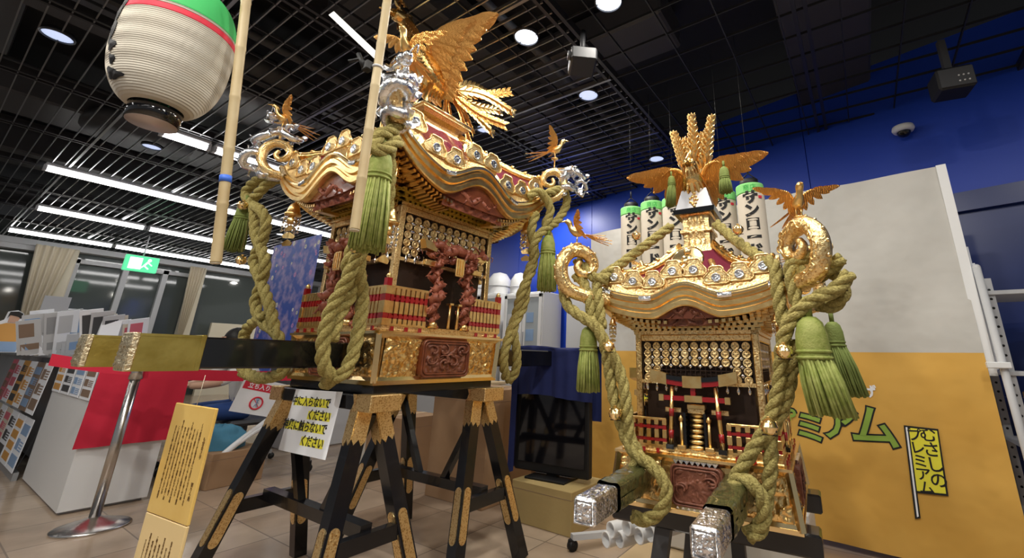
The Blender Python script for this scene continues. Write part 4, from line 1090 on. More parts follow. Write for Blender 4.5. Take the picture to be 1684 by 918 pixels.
gC = 'braided ropes of the small shrine'; RS = .0195
rope('braided rope on the left corner of the small shrine, looped round its left pole', [
  [at2(1104,372,-.10),at2(1060,405,-.18),at2(1020,435,-.26),at2(995,452,-.32),at2(982,470,-.34),at2(985,500,-.35),at2(990,540,-.35)],
  [at2(945,455,-.36),at2(958,462,-.36),at2(968,490,-.36),at2(975,530,-.36)],
  [at2(925,470,-.38),at2(932,500,-.39),at2(955,520,-.39),at2(978,535,-.39),at2(992,560,-.38),at2(1000,600,-.36),at2(1008,650,-.35),at2(1022,700,-.34),at2(1040,740,-.34),at2(1075,770,-.34),at2(1095,800,-.34),at2(1090,835,-.34),at2(1065,855,-.34),at2(1040,850,-.36)],
  [at2(985,545,-.37),at2(1005,580,-.36),at2(1022,620,-.35),at2(1030,665,-.35),at2(1035,715,-.34),at2(1048,745,-.33),at2(1040,775,-.34),at2(1030,800,-.34)],
  [at2(948,430,-.34),at2(962,440,-.35),at2(975,455,-.35),at2(1000,460,-.33)]], RS, gC)
rope('braided rope on the right corner of the small shrine, looped round its right pole', [
  [at2(1178,368,-.10),at2(1210,395,-.18),at2(1245,420,-.26),at2(1272,435,-.32),at2(1278,470,-.35),at2(1286,520,-.35),at2(1296,540,-.36)],
  [at2(1340,420,-.36),at2(1312,428,-.36),at2(1300,440,-.36),at2(1306,480,-.37),at2(1318,520,-.37)],
  [at2(1300,425,-.35),at2(1322,450,-.36),at2(1345,455,-.38),at2(1385,425,-.40)],
  [at2(1398,450,-.42),at2(1375,475,-.42),at2(1340,492,-.41),at2(1310,515,-.40),at2(1290,550,-.39),at2(1284,590,-.37),at2(1280,640,-.36),at2(1262,700,-.35),at2(1235,745,-.35),at2(1208,790,-.35),at2(1196,825,-.35)],
  [at2(1350,440,-.36),at2(1378,455,-.37),at2(1386,485,-.37),at2(1365,505,-.36),at2(1345,500,-.36)],
  [at2(1305,560,-.36),at2(1300,620,-.35),at2(1288,670,-.34),at2(1268,710,-.34),at2(1268,760,-.34),at2(1262,810,-.33),at2(1252,860,-.34),at2(1228,880,-.35)],
  [at2(1196,812,-.36),at2(1215,790,-.37),at2(1240,800,-.37),at2(1256,830,-.36),at2(1252,868,-.35),at2(1230,884,-.36)]], RS, gC)
gU = 'green tassels of the small shrine'
tassel('green tassel hanging at the left roof corner of the small shrine', at2(968,538,-.36), .225, .085, gU)
tassel('big green tassel hanging at the right roof corner of the small shrine', at2(1330,522,-.40), .26, .115, gU, lean=(.03,0))
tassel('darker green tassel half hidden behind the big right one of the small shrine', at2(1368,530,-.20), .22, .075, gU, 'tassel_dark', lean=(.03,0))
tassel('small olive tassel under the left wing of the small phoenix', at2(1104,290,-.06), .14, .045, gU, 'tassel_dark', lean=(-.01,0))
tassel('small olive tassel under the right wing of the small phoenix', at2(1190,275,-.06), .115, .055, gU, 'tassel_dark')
for px,py,v,r,l in ((1001,570,-.41,.019,'upper gilt bell on the left rope of the small shrine'),(1012,680,-.38,.021,'lower gilt bell on the left rope of the small shrine'),
  (1290,578,-.43,.021,'upper gilt bell on the right rope of the small shrine'),(1265,702,-.40,.022,'lower gilt bell on the right rope of the small shrine'),
  (1046,388,-.24,.017,'gilt bell on the left roof rope in front of the small lanterns'),(1214,378,-.24,.018,'gilt bell on the right roof rope beside the largest small lantern'),
  (1382,468,-.40,.018,'gilt bell beside the right corner scroll of the small shrine')): bell(l, at2(px,py,v), r, gB)

# ---------------------------------------------------------------- big paper lantern and bamboo poles
lc = at(280,100,X=-2.0); 
def big_lantern():
    cx, cy = -2.0, .302; zb = 1.845
    t = thing('paper_lantern','big white paper lantern with red and green bands hanging at the top left','lantern',(cx,cy,zb))
    R = .162; prof = []; N = 60; Hh = .50
    def rad(q): return R*(.46+.54*(1-abs(2*q-1)**2.6)**.62)
    def band(q0,q1,off=0.,n=40,name='x',m='washi'):
        pr = []
        for i in range(n+1):
            q = q0+(q1-q0)*i/n; r = rad(q)+off+.0011*sin(i*pi)  ; pr.append((r, .03+Hh*q))
            if i < n: qm = q+(q1-q0)/n*.5; pr.append((rad(qm)+off+.0032, .03+Hh*qm))
        mb = MB(); vs=[]; fs=[]; k=48
        for r,z in pr:
            for j in range(k): a=2*pi*j/k; vs.append((r*cos(a),r*sin(a),z))
        for i in range(len(pr)-1):
            for j in range(k): fs.append((i*k+j,i*k+(j+1)%k,(i+1)*k+(j+1)%k,(i+1)*k+j))
        mb.add(vs,fs,None,True); return mb.build(name,m,t)
    band(0,.615,0,44,'paper_body'); band(.615,.665,.0004,4,'red_band','ink_red'); band(.665,.69,0,2,'white_band'); band(.69,.98,.0004,14,'green_band','green_lantern')
    mb = MB(); mb.lathe([(.068,-.028),(.072,-.028),(.073,.034),(.068,.034)],32)
    for a in range(8): mb.ball((.072*cos(a*pi/4),.072*sin(a*pi/4),.0),.0035,8,5)
    mb.build('bottom_ring','lacquer',t)
    mb = MB(); mb.lathe([(0,-.030),(.069,-.030),(.069,-.026),(0,-.026)],32); mb.build('bottom_plate','silver_plate',t)
    mb = MB(); mb.lathe([(.07,Hh+.02),(.074,Hh+.02),(.074,Hh+.06),(.0,Hh+.06)],32); mb.build('top_ring','lacquer',t)
    mb = MB(); mb.tube([(-.05,0,Hh+.06),(0,0,Hh+.12),(.05,0,Hh+.06)],.004,6); mb.tube([(0,0,Hh+.12),(0,0,CEIL-zb)],.003,6); mb.build('hanging_wire','black',t)
    mb = MB()                                                     # dark painted marks at the left edge
    base = math.atan2(-cy, -cx)
    for da,q,w,h in ((-1.30,.20,.012,.016),(-1.34,.30,.016,.02),(-1.42,.12,.02,.018),(-1.22,.10,.022,.012),(-1.46,.42,.012,.05),(-1.48,.56,.01,.04),(-1.4,.64,.01,.03)):
        a = base+da*.88; r = rad(q)+.0018; c = V((r*cos(a),r*sin(a),.03+Hh*q)); n = V((cos(a),sin(a),0)); e = V((-sin(a),cos(a),0))
        ps = []
        for b in [2*pi*i/14 for i in range(14)]:
            kk = 1+.25*sin(3*b+w*90); aa = a+w*1.2*cos(b)*kk/r; qq = q+h*sin(b)*kk/Hh; r2 = rad(qq)+.0045; ps.append((r2*cos(aa),r2*sin(aa),.03+Hh*qq))
        mb.add([((r+.006)*cos(a),(r+.006)*sin(a),.03+Hh*q)]+ps,[(0,i+1,(i+1)%14+1) for i in range(14)])
    mb.build('ink_marks','ink',t)
M['green_lantern'] = mat('green_lantern_paper', (.05,.45,.12), .75)
M['silver_plate'] = mat('silver_plate', (.50,.42,.41), .35, .35)
big_lantern()
def bamboo(p0, p1, r, label, tape=None, cap=None):
    p0, p1 = V(p0), V(p1); d = (p1-p0).normalized(); L = (p1-p0).length
    t = thing('bamboo_pole', label, 'bamboo pole', p1, group='upright bamboo poles'); mb = MB(); n = int(L/.19); pts = []; rr_ = []
    for i in range(n):
        a, b = L*i/n, L*(i+1)/n
        for q, s in ((.0,1.05),(.03,1.06),(.05,.99),(.5,.98),(.95,.99),(.985,1.03)): pts.append(p0-p1+d*(a+(b-a)*q)); rr_.append(r*s)
    pts.append(p1-p1); rr_.append(r*1.02); mb.tube(pts, rr_, 14); s_ = mb.build('stalk','bamboo',t)
    mb = MB(); mb.tube([d*.002,d*.0035],[r*.98,r*.98],14); mb.build('cut_end','cream',t)
    if tape: mb = MB(); mb.tube([(-d)*(L*(1-tape)-.012),(-d)*(L*(1-tape)+.012)],r*1.10,14); mb.build('tape','tape_blue',t)
    if cap:
        q = -d*(L*(1-cap)); mb = MB(); mb.tube([q-d*.004,q+d*.004],r*1.25,12); mb.build('cable_tie','lightgrey',t)
        mb = MB(); sd = V((-.6,-.6,0)).normalized(); mb.box(-.018,.018,-.014,.014,-.02,.02,bev=.004); mb.v = [v+q+sd*(r+.02) for v in mb.v]
        mb.tube([q+sd*(r+.01),q+sd*(r+.05)+V((0,0,.03)),q+sd*(r+.09)+V((0,0,.01))],.006,8); mb.tube([q+sd*(r+.03)+V((0,0,-.01)),q+sd*(r+.06)+V((0,0,.05))],.009,8); mb.build('clamp','black',t)
def ext(pa, pb, z): k = (z-pa.z)/(pb.z-pa.z); return pa+(pb-pa)*k
a, b = at(405,0,X=-1.85), at(355,432,X=-1.80); bamboo(ext(a,b,CEIL), b, .0165, 'thin bamboo pole with blue tape left of the large shrine', tape=.84)
a, b = at(637,0,X=-1.45), at(583,378,X=-1.40); bamboo(ext(a,b,CEIL), b, .0165, 'thicker bamboo pole crossing in front of the large shrine', cap=.62)
a, b = at(545,22,X=-1.75), at(622,95,X=-1.55)
mb = MB(); mb.bar(a, b, .004, .028, up=(0,0,1)); mb.bar(b, b+(b-a).normalized()*.01, .008, .03)
tag(mb.build('plastic_strap','white'),'flat white strap running up from the thicker bamboo pole','strap')

# ---------------------------------------------------------------- ceiling things
p = at(958,100,Z=2.96)
t = thing('projector','black projector hung from the ceiling between the two shrines','projector',(p.x,p.y,2.90),radians(-50))
mb = MB(); mb.box(-.10,.10,-.085,.085,0,.10,bev=.012); mb.build('projector_body','ceil',t)
mb = MB(); mb.tube([(0,0,.1),(0,0,CEIL-2.90)],.018,10); mb.box(-.06,.06,-.06,.06,.10,.12); mb.build('mount','ceil',t)
mb = MB(); mb.tube([(.05,-.08,.05),(.05,-.105,.05)],.03,16); mb.build('lens_barrel','darkgrey',t)
mb = MB(); mb.box(-.09,-.02,-.088,-.084,.02,.08)
mb.build('vent','grey',t)
p = at(1565,140,Z=2.85)
t = thing('wall_speaker','black box speaker under the ceiling at the far right','speaker',(p.x,p.y,2.72),radians(10))
mb = MB(); mb.box(-.10,.10,-.09,.09,.06,.22,bev=.015); mb.build('cabinet','ceil',t)
mb = MB(); mb.box(-.02,.02,-.02,.02,.22,CEIL-2.72); mb.build('bracket','darkgrey',t)
mb = MB(); mb.box(-.09,.09,-.094,-.088,.07,.20); mb.build('grille','darkgrey',t)
mb = MB()
for i in range(3):
    for j in range(2): mb.ball((.01+.025*i,-.095,.10+.04*j),.006,8,5)
mb.build('screws','lightgrey',t)
p = at(1475,187,Z=2.98)
q = W0 + wu*((p-W0).dot(wu))
t = thing('security_camera','white dome security camera on the blue wall','security camera',(q.x-wn.x*.08,q.y-wn.y*.08,2.93))
mb = MB(); mb.lathe([(0,.05),(.06,.05),(.075,.045),(.08,.02),(.07,.0),(.055,-.005),(0,-.005)][::-1],24); mb.build('housing','white',t)
mb = MB(); mb.ball((0,0,-.005),(.05,.05,.045),16,10); mb.build('dome','screen',t)
mb = MB(); mb.box(-.03,.03,-.02,.12,.02,.05); mb.build('arm','white',t)
t = thing('exit_sign','green illuminated exit sign hanging by the far windows','exit sign',at(228,447,X=-11.5))
mb = MB(); mb.box(-.04,.04,-.24,.24,0,.30,bev=.01); mb.build('sign_box','exit',t)
mb = MB(); T = Matrix.Translation((.043,0,.15)) @ Matrix(((0,0,1,0),(1,0,0,0),(0,1,0,0),(0,0,0,1)))
mb.box(.04,.044,-.18,.0,.04,.26); mb.build('door_mark','exitw',t)
mb = MB()
mb.ball((.046,.10,.23),(.004,.03,.03),10,6); mb.bar((.046,.09,.21),(.046,.04,.12),.03,.006,up=(1,0,0)); mb.bar((.046,.04,.12),(.046,-.02,.05),.022,.006,up=(1,0,0)); mb.bar((.046,.04,.12),(.046,.11,.06),.022,.006,up=(1,0,0)); mb.bar((.046,.08,.19),(.046,.15,.13),.018,.006,up=(1,0,0))
mb.build('running_figure','exitw',t)
mb = MB(); mb.tube([(0,0,.3),(0,0,CEIL-t.location.z)],.012,6); mb.build('hanger','lightgrey',t)

# ---------------------------------------------------------------- stanchion with red belt and notice
sx, sy = -4.127, .94
t = thing('stanchion','brushed steel belt stanchion with a round base in front of the counter','stanchion',(sx,sy,0))
mb = MB(); mb.lathe([(.0,0),(.175,0),(.178,.008),(.17,.014),(.10,.035),(.045,.052),(.03,.06),(0,.062)],40); mb.build('base','steel',t)
mb = MB(); mb.cyl((0,0,.055),(0,0,.87),.027,n=24); mb.build('post','steel',t)
mb = MB(); mb.cyl((0,0,.86),(0,0,.955),.036,n=24); mb.cyl((0,0,.955),(0,0,.965),.030,n=24); mb.build('belt_head','steel',t)
def strip(label, p0, p1, h, sag, nm='red_belt'):
    mb = MB(); p0, p1 = V(p0), V(p1); nn = (p1-p0).cross(V((0,0,1))).normalized()*.003
    f = lambda u,v: p0.lerp(p1,u)+V((0,0,-h*v-sag*sin(pi*u)))
    mb.grid(lambda u,v: f(u,v)+nn, 20, 3); mb.grid(lambda u,v: f(u,v)-nn, 20, 3, flip=True)
    return tag(mb.build(nm,'red_cloth'),label,'belt','red belts at the stanchion')
strip('red belt running right from the stanchion behind the black pole',(sx,sy+.03,.94),(-4.02,2.05,.905),.075,.015)
strip('red belt running left from the stanchion across the counter',(sx,sy-.03,.955),at(86,582,X=-4.25),.07,.004)
def sheet(name,label,c00,c10,c01,m='paper',parts=()):
    c00,c10,c01 = V(c00),V(c10),V(c01); T = rect_mx(c00,c10-c00,c01-c00); w=(c10-c00).length; h=(c01-c00).length
    t = thing(name,label,'notice',(0,0,0)) ; t.location = c00; t.matrix_basis = Matrix.Translation(c00)
    mb = MB(); mb.box(0,w,0,h,-.0008,.0008,mx=T); mb.build('paper_sheet',m,t,world=True); return t, T, w, h
p0 = at(376,676,X=-4.0); p1 = at(452,688,X=-4.0); pt = at(393,617,X=-4.0)
t,T,w,h = sheet('paper_notice','white no-entry notice with a red heading hung on the red belt',p0,p1,pt)
mb = MB(); mb.box(w*.04,w*.96,h*.66,h*.88,.001,.0018,mx=T); mb.build('red_heading','ink_red',t,world=True)
text('heading_letters','立ち入り禁止',h*.17,'paper',T@Matrix.Translation((w*.5,h*.77,.002)),t,True,sx=.95,bold=.001)
mb = MB(); ring=[(w*.46+h*.17*cos(a),h*.32+h*.17*sin(a)) for a in [2*pi*i/28 for i in range(28)]]
mb.tube([T@V((x,y,.0025)) for x,y in ring],.006,6,closed=True); mb.bar(T@V((w*.46-h*.12,h*.32+h*.12,.0025)),T@V((w*.46+h*.12,h*.32-h*.12,.0025)),.008,.003); mb.build('prohibition_ring','ink_red',t,world=True)
mb = MB(); c = lambda x,y:T@V((w*.46+x*h,h*.32+y*h,.002))
mb.ball(c(0,.10),.010,8,6); mb.bar(c(0,.07),c(0,-.02),.02,.003); mb.bar(c(0,-.02),c(-.05,-.11),.010,.003); mb.bar(c(0,-.02),c(.05,-.11),.010,.003); mb.bar(c(0,.06),c(.06,.0),.008,.003); mb.build('walking_figure','bluep',t,world=True)
# yellow marker notice taped to the near trestle
Y_ = 1.15
p0 = at(458,740,Y=Y_-.03); p1 = at(535,757,Y=Y_-.03); pt = at(487,640,Y=Y_-.0)
t,T,w,h = sheet('paper_notice','white notice with yellow-marked handwriting taped to the near trestle',p0,p1,pt)
lines = [('中に入らないで',.80,.42),('ください',.60,.66),('神輿に触らないで',.41,.42),('ください',.20,.66)]
mb = MB()
for s_,y,x in lines:
    ww = .075*w*len(s_)*.62+.02; mb.box(w*x-ww,min(w*.97,w*x+ww),h*(y-.065),h*(y+.065),.001,.0014,mx=T)
mb.build('marker_strokes','yellow',t,world=True)
for s_,y,x in lines: text('handwriting',s_,w*.118,'ink',T@Matrix.Translation((w*x,h*y,.0018)),t,True,bold=.0009)

# wooden explanation board hung from the pole
a0 = at(286,662,X=-1.90); a1 = at(350,676,X=-1.67); a1.z = a0.z-.004; b0_ = at(222,930,X=-1.90)
ex = (a1-a0); dn = V((0,.0,-1)); HB = .74
t = thing('wooden_sign','narrow yellow board of brown vertical writing hanging at the near pole','sign',a0+ex*.5-V((0,0,HB)))
T = rect_mx(a0-V((0,.0,HB)),ex,(0,0,1)); w = ex.length
mb = MB(); mb.box(0,w,HB*.585,HB,-.009,0,mx=T,bev=.002); mb.build('upper_board','signwood',t,world=True)
mb = MB(); mb.box(0,w,0,HB*.583,-.009,0,mx=T,bev=.002); mb.build('lower_board','signpale',t,world=True)
mb = MB(); mb.tube([T@V((w*.5,HB,-.004)),T@V((w*.52,HB+.09,-.004))],.0008,5); mb.build('hanging_cord','cream',t,world=True)
r_ = random.Random(4); kana = 'のはをにがとでしるたまれこさいくなりすてもらうけ神輿宮担祭鳳凰金町会社寄贈年月昭和平成製作木彫刻漆'
def column_text(x, ytop, ybot, sz):
    n = int((ytop-ybot)/(sz*.98)); s_ = '\n'.join(r_.choice(kana) for _ in range(n))
    mb = text_mb(s_, sz, .0003); mb.v = [T @ Matrix.Translation((x,(ytop+ybot)/2,.0004)) @ p for p in mb.v]; return mb
mb = MB()
for i in range(9):
    q = column_text(w*(.80-.078*i),HB*.95-(.02 if i%3 else 0),HB*(.63+.02*(i%2)),.0085); mb.add(q.v,q.f)
mb.build('upper_writing','ink_brown',t,world=True)
mb = MB()
q = column_text(w*.92,HB*.90,HB*.80,.013); mb.add(q.v,q.f); q = column_text(w*.90,HB*.73,HB*.66,.013); mb.add(q.v,q.f)
for i in range(8):
    q = column_text(w*(.78-.085*i),HB*.54-(.02 if i%2 else 0),HB*(.04+.05*(i%3)),.0085); mb.add(q.v,q.f)
mb.build('lower_writing','ink_brown',t,world=True)

# ---------------------------------------------------------------- counter at the left
t = thing('reception_counter','white counter with a red cloth over its end, at the left','counter',(-5.5,1.06,0))
def cb(x0,x1,y0,y1,z0,z1,**k): mb = MB(); mb.box(x0+5.5,x1+5.5,y0-1.06,y1-1.06,z0,z1,**k); return mb
cb(-5.95,-4.56,.85,1.29,0.02,.94).build('cabinet_body','white',t); cb(-5.93,-4.6,.87,1.27,0,.03).build('plinth','lightgrey',t)
cb(-5.95,-4.54,.83,1.31,.94,.965,bev=.004).build('counter_top','lightgrey',t)
mb = MB(); 
def drape(u,v):
    y = .84+.50*u; return V((-4.53+.006*sin(u*26+v*3)*v+5.5, y-1.06+.03*v*(u-.5), .972-.57*v))
mb.grid(drape,40,14); mb.grid(lambda u,v:drape(u,v)-V((.006,0,0)),40,14,flip=True)
mb.box(-4.95+5.5,-4.53+5.5,.822-1.06,1.33-1.06,.966,.973)
mb.build('red_tablecloth','red_cloth',t)
t = thing('display_shelf','grey-topped leaflet shelf running away to the left behind the counter','shelf',(-8.3,1.05,0))
mb = MB(); mb.box(-3.6,2.3,-.25,.3,.965,1.0,bev=.004); mb.build('shelf_top','grey',t)
mb = MB(); mb.box(-3.6,2.28,-.05,.28,.02,.965); mb.build('shelf_body','lightgrey',t)
mb = MB()
for i in range(7): mb.add([(-3.6+.95*i,-.23,.0),(-3.57+.95*i,-.23,.0),(-3.57+.95*i,-.05,.96),(-3.6+.95*i,-.05,.96)],[(0,1,2,3)])
mb.box(-3.6,2.3,-.25,-.22,.0,.06)
mb.build('shelf_front','grey',t)
r_ = random.Random(11); cols = ['paper','brownp','bluep','orange','paper','pinkred','lant_small','paper','curtain']
G = 'leaflets and posters on the counter front'
desc = ['on the counter front just left of the white panel','second out from the white panel','lower down beside the white panel','at the floor end beside the white panel']
def flat_sheet(name, label, cat, X0, X1, z0, z1, y, m, m2, group, rows=3, tilt=.06):
    t = thing(name, label, cat, ((X0+X1)/2, y, z0), group=group); w = (X1-X0)/2; h = z1-z0
    Tm = Matrix.Rotation(-tilt,4,'X'); mb = MB(); mb.box(-w,w,-.002,.002,0,h,mx=Tm); mb.build('sheet',m,t)
    mb = MB()
    for j in range(rows):
        z = h*(.08+.88*j/rows); hh = h*.62/rows
        if r_.random() < .5: mb.box(-w*.82,w*.82,-.0035,-.002,z,z+hh,mx=Tm)
        else:
            mb.box(-w*.82,-w*.1,-.0035,-.002,z,z+hh,mx=Tm)
            for q in range(4): mb.box(0,w*.8,-.0035,-.002,z+hh*q/4,z+hh*(q/4+.12),mx=Tm)
    mb.build('printing',m2,t); return t
ORD = ['first','second','third','fourth','fifth','sixth','seventh','eighth','ninth','tenth','eleventh','twelfth']
i = 0
for z0, z1 in ((.50,.92),(.06,.46)):
    for j in range(6):
        X1 = -5.99-.40*j; flat_sheet('poster', '%s poster in the %s row on the shelf front, %s from the white counter' % (cols[(i*3+j)%9].replace('lant_small','beige').replace('brownp','brown').replace('bluep','blue').replace('pinkred','pink').replace('paper','white').replace('curtain','cream') if j%2 else 'white', ['upper','lower'][i], ORD[j]), 'poster', X1-.37, X1, z0, z1, .79, cols[(i*3+j)%9] if j%2 else 'paper', ['brownp','bluep','orange','darkgrey','pinkred'][(i+j)%5], G, rows=3+j%2)
    i += 1
tops = ['left end','second from left','third from left','right end']
for j in range(4):
    X0 = -5.93+.34*j; flat_sheet('leaflet','printed leaflet at the top of the white counter panel, %s' % tops[j],'leaflet',X0,X0+.30,.70,.935,.845-.001,'paper',['orange','darkgrey','bluep','brownp'][j],'leaflets across the top of the white counter panel',rows=3,tilt=0)
# brochures standing on the counter
def fan_rack(px0, px1, pyb, X, label_base, n, hgt, group, seed):
    q = random.Random(seed)
    for i in range(n):
        p = at(px0+(px1-px0)*i/(n-1), pyb, X=X); hh = hgt*q.uniform(.75,1.1); lean = .35+q.uniform(-.08,.08)
        cc = q.choice(['paper','bluep','lant_small','paper','paper','lightgrey','lightgrey']); t = thing('brochure', '%s %s, %s from its left end' % ({'paper':'white','bluep':'blue','lant_small':'beige','lightgrey':'grey'}[cc], label_base, ORD[i]), 'brochure', (p.x, p.y, 1.0 if X < -5.9 else .975), radians(q.uniform(-8,8)), group=group)
        Tm = Matrix.Rotation(.25,4,'X') @ Matrix.Rotation(lean,4,'Y'); mb = MB(); mb.box(-.004,.004,-.07,.07,0,hh,mx=Tm); mb.build('cover',cc,t)
        mb = MB(); mb.box(.004,.0055,-.055,.03,hh*.5,hh*.9,mx=Tm); mb.box(.004,.0055,-.05,.055,hh*.12,hh*.3,mx=Tm); mb.build('print',q.choice(['brownp','bluep','darkgrey','grey','lightgrey','pinkred']),t)
fan_rack(52,128,572,-6.3,'brochure leaning in the left-hand row on the counter',12,.40,'brochures in the left counter row',1)
fan_rack(158,226,566,-5.75,'brochure leaning in the right-hand row on the counter',9,.42,'brochures in the right counter row',2)
def board(name,label,cat,px0,px1,pyt,pyb,X,m,lean=0,th=.01,sup=None):
    a,b,c_ = at(px0,pyb,X=X),at(px1,pyb,X=X),at(px0,pyt,X=X); w = abs(b.y-a.y); h = c_.z-a.z
    z0 = sup if sup is not None else a.z
    t = thing(name,label,cat,(X,(a.y+b.y)/2,z0)); mb = MB(); mb.box(-th,0,-w/2,w/2,0,a.z+h-z0,bev=.002); mb.build('panel',m,t); return t,w,a.z+h-z0
board('white_board','large plain white card standing behind the brochures','board',92,152,506,566,-6.6,'paper',sup=1.0)
t,w,h = board('partition_panel','grey free-standing panel near the left window curtain','panel',28,76,482,610,-9.0,'lightgrey',sup=.35)
for s in (-1,1):
    mb = MB(); mb.cyl((0,s*w*.45,0),(0,s*w*.45,-.35),.015,n=8); mb.box(-.15,.15,s*w*.45-.02,s*w*.45+.02,-.35,-.32); mb.build('foot','grey',t)
t,w,h = board('paper_bag','white paper bag on the counter between the brochure rows','paper bag',158,192,525,560,-5.6,'paper',th=.08,sup=.975)
mb = MB(); mb.tube(spline([(0,-w*.2,h),(0,-w*.1,h+.05),(0,w*.1,h+.05),(0,w*.2,h)],4),.003,6); mb.build('handle','cream',t)
p = at(258,560,X=-5.5); t = thing('blue_pennant','small bright blue pointed pennant on the counter','pennant',(p.x,p.y,.975))
mb = MB(); mb.prism([(-.08,0),(.07,0),(.04,.16),(.02,.22),(-.02,.10)],-.02,.02,Matrix(((0,0,1,0),(1,0,0,0),(0,1,0,0),(0,0,0,1)))); mb.build('cloth','tape_blue',t)
# cardboard stand-up figure at the far left
p = at(10,572,X=-7.2); t = thing('standup_figure','cut-out board of a dark-haired person in an orange top at the left edge','cut-out board',(p.x,p.y,1.0))
TM = Matrix(((0,0,1,0),(1,0,0,0),(0,1,0,0),(0,0,0,1))); k_ = .66
def cut(name,poly,m,z): mb = MB(); mb.prism([(x*k_,y*k_) for x,y in poly],z,z+.006,TM); mb.build(name,m,t)
cut('backing',[(-.16,0),(.12,0),(.13,.16),(.20,.30),(.16,.40),(.05,.46),(.05,.58),(-.02,.63),(-.11,.60),(-.12,.48),(-.22,.40),(-.24,.25),(-.17,.16)],'paper',0)
cut('trousers',[(-.14,.01),(.10,.01),(.11,.17),(-.15,.17)],'bluep',.006)
cut('orange_top',[(-.15,.16),(.11,.16),(.17,.30),(.14,.38),(.03,.43),(-.09,.43),(-.20,.38),(-.21,.27)],'orange',.007)
cut('face',[(-.08,.44),(.01,.44),(.03,.54),(-.02,.58),(-.08,.55)],'skin',.008)
cut('hair',[(-.10,.50),(-.08,.55),(.0,.53),(.035,.50),(.04,.58),(-.01,.61),(-.09,.60)],'hair',.013)
p = at(48,572,X=-7.0); t = thing('small_lamp','small glowing white globe on the shelf beside the brochures','lamp',(p.x,p.y,1.0))
mb = MB(); mb.ball((0,0,.07),(.06,.08,.055),14,10); mb.build('globe','lampglow',t)
mb = MB(); mb.lathe([(.04,0),(.045,.01),(.02,.02)],14); mb.build('foot','orange',t)

# ---------------------------------------------------------------- staff area behind the large shrine
# seated person half hidden behind the near pole
def person():
    p = at(350,640,X=-5.3); bx, by = -5.35, p.y+.32
    t = thing('person','person in a white top and blue jeans sitting bent forward behind the black pole','person',(bx,by,0))
    me = bpy.data.meshes.new('body'); J = [(0,0,.52,.14),(.0,-.02,.72,.14),(.0,-.10,.92,.15),(.02,-.17,1.04,.07),(.03,-.24,1.13,.085),(.03,-.27,1.22,.08),
       (.17,-.14,.96,.06),(.24,-.30,.78,.045),(.12,-.44,.74,.035),(.08,-.52,.74,.03),(-.17,-.14,.96,.06),(-.24,-.30,.78,.045),(-.12,-.44,.74,.035),(-.06,-.52,.74,.03),
       (.10,-.05,.50,.10),(.14,-.44,.50,.075),(.14,-.42,.10,.05),(.14,-.55,.05,.04),(-.10,-.05,.50,.10),(-.14,-.44,.50,.075),(-.14,-.42,.10,.05),(-.14,-.55,.05,.04)]
    E_ = [(0,1),(1,2),(2,3),(3,4),(4,5),(2,6),(6,7),(7,8),(8,9),(2,10),(10,11),(11,12),(12,13),(0,14),(14,15),(15,16),(16,17),(0,18),(18,19),(19,20),(20,21)]
    me.from_pydata([j[:3] for j in J], E_, []); o = bpy.data.objects.new('body', me); S.collection.objects.link(o)
    md = o.modifiers.new('s','SKIN'); md.use_smooth_shade = True
    for i, j in enumerate(J): me.skin_vertices[0].data[i].radius = (j[3], j[3])
    me.skin_vertices[0].data[0].use_root = True
    o.modifiers.new('u','SUBSURF').levels = 2; o.modifiers['u'].render_levels = 2
    dg = bpy.context.evaluated_depsgraph_get(); dg.update(); m2 = bpy.data.meshes.new_from_object(o.evaluated_get(dg))
    bpy.data.objects.remove(o)
    m2.materials.clear()
    for k in ('skin','white_warm','jeans'): m2.materials.append(M[k])
    for f in m2.polygons:
        c = f.center; f.use_smooth = True
        f.material_index = 2 if c.z < .60 and c.z > .10 else (1 if c.z < 1.03 and not (c.y < -.33 and c.z < .86) else 0)
    b = bpy.data.objects.new('body', m2); S.collection.objects.link(b); b.parent = t
    mb = MB(); 
    def fn(u,v):
        a = 2*pi*u; el = pi*.62*v; r = .098*(1+.03*noise.noise(V((u*9,v*9,0)))); return V((.03+r*sin(el)*cos(a), -.245+.03+r*sin(el)*sin(a)*1.08, 1.18+r*cos(el)*1.1))
    mb.grid(fn,24,12); mb.build('hair','hair',t)
    for s in (-1,1):
        mb = MB(); mb.box(.14*s-.045,.14*s+.045,-.62,-.36,0,.09,bev=.025); mb.build('shoe','black',t)
    mb = MB()
    for s in (-1,1):
        for i in range(4): mb.tube([(s*.06+(i-1.5)*.017,-.53,.74),(s*.06+(i-1.5)*.019,-.575,.735),(s*.06+(i-1.5)*.019,-.60-.006*(i%2),.715)],[.009,.008,.006],6)
        mb.tube([(s*.06-s*.035,-.50,.74),(s*.06-s*.055,-.54,.73)],[.010,.008],6)
    mb.build('fingers','skin',t)
    mb = MB(); mb.ball((.03,-.345,1.155),(.014,.02,.018),8,6); mb.ball((.0,-.325,1.185),.010,8,6); mb.ball((.06,-.325,1.185),.010,8,6); mb.ball((.03,-.325,1.12),(.022,.01,.007),8,6); mb.build('face_features','skin',t)
person()
p = at(352,690,X=-5.5)
t = thing('office_chair','dark office chair under the seated person','chair',(-5.37,at(350,640,X=-5.3).y+.36,0))
mb = MB(); mb.box(-.24,.24,-.22,.24,.36,.41,bev=.03); mb.build('seat','darkgrey',t)
mb = MB(); mb.box(-.23,.23,.22,.28,.50,.92,bev=.03); mb.box(-.04,.04,.22,.27,.38,.55); mb.build('backrest','darkgrey',t)
mb = MB(); mb.cyl((0,0,.08),(0,0,.36),.03)
for i in range(5): a = i*2*pi/5; mb.bar((0,0,.10),(.28*cos(a),.28*sin(a),.07),.04,.03)
mb.build('swivel_base','grey',t)
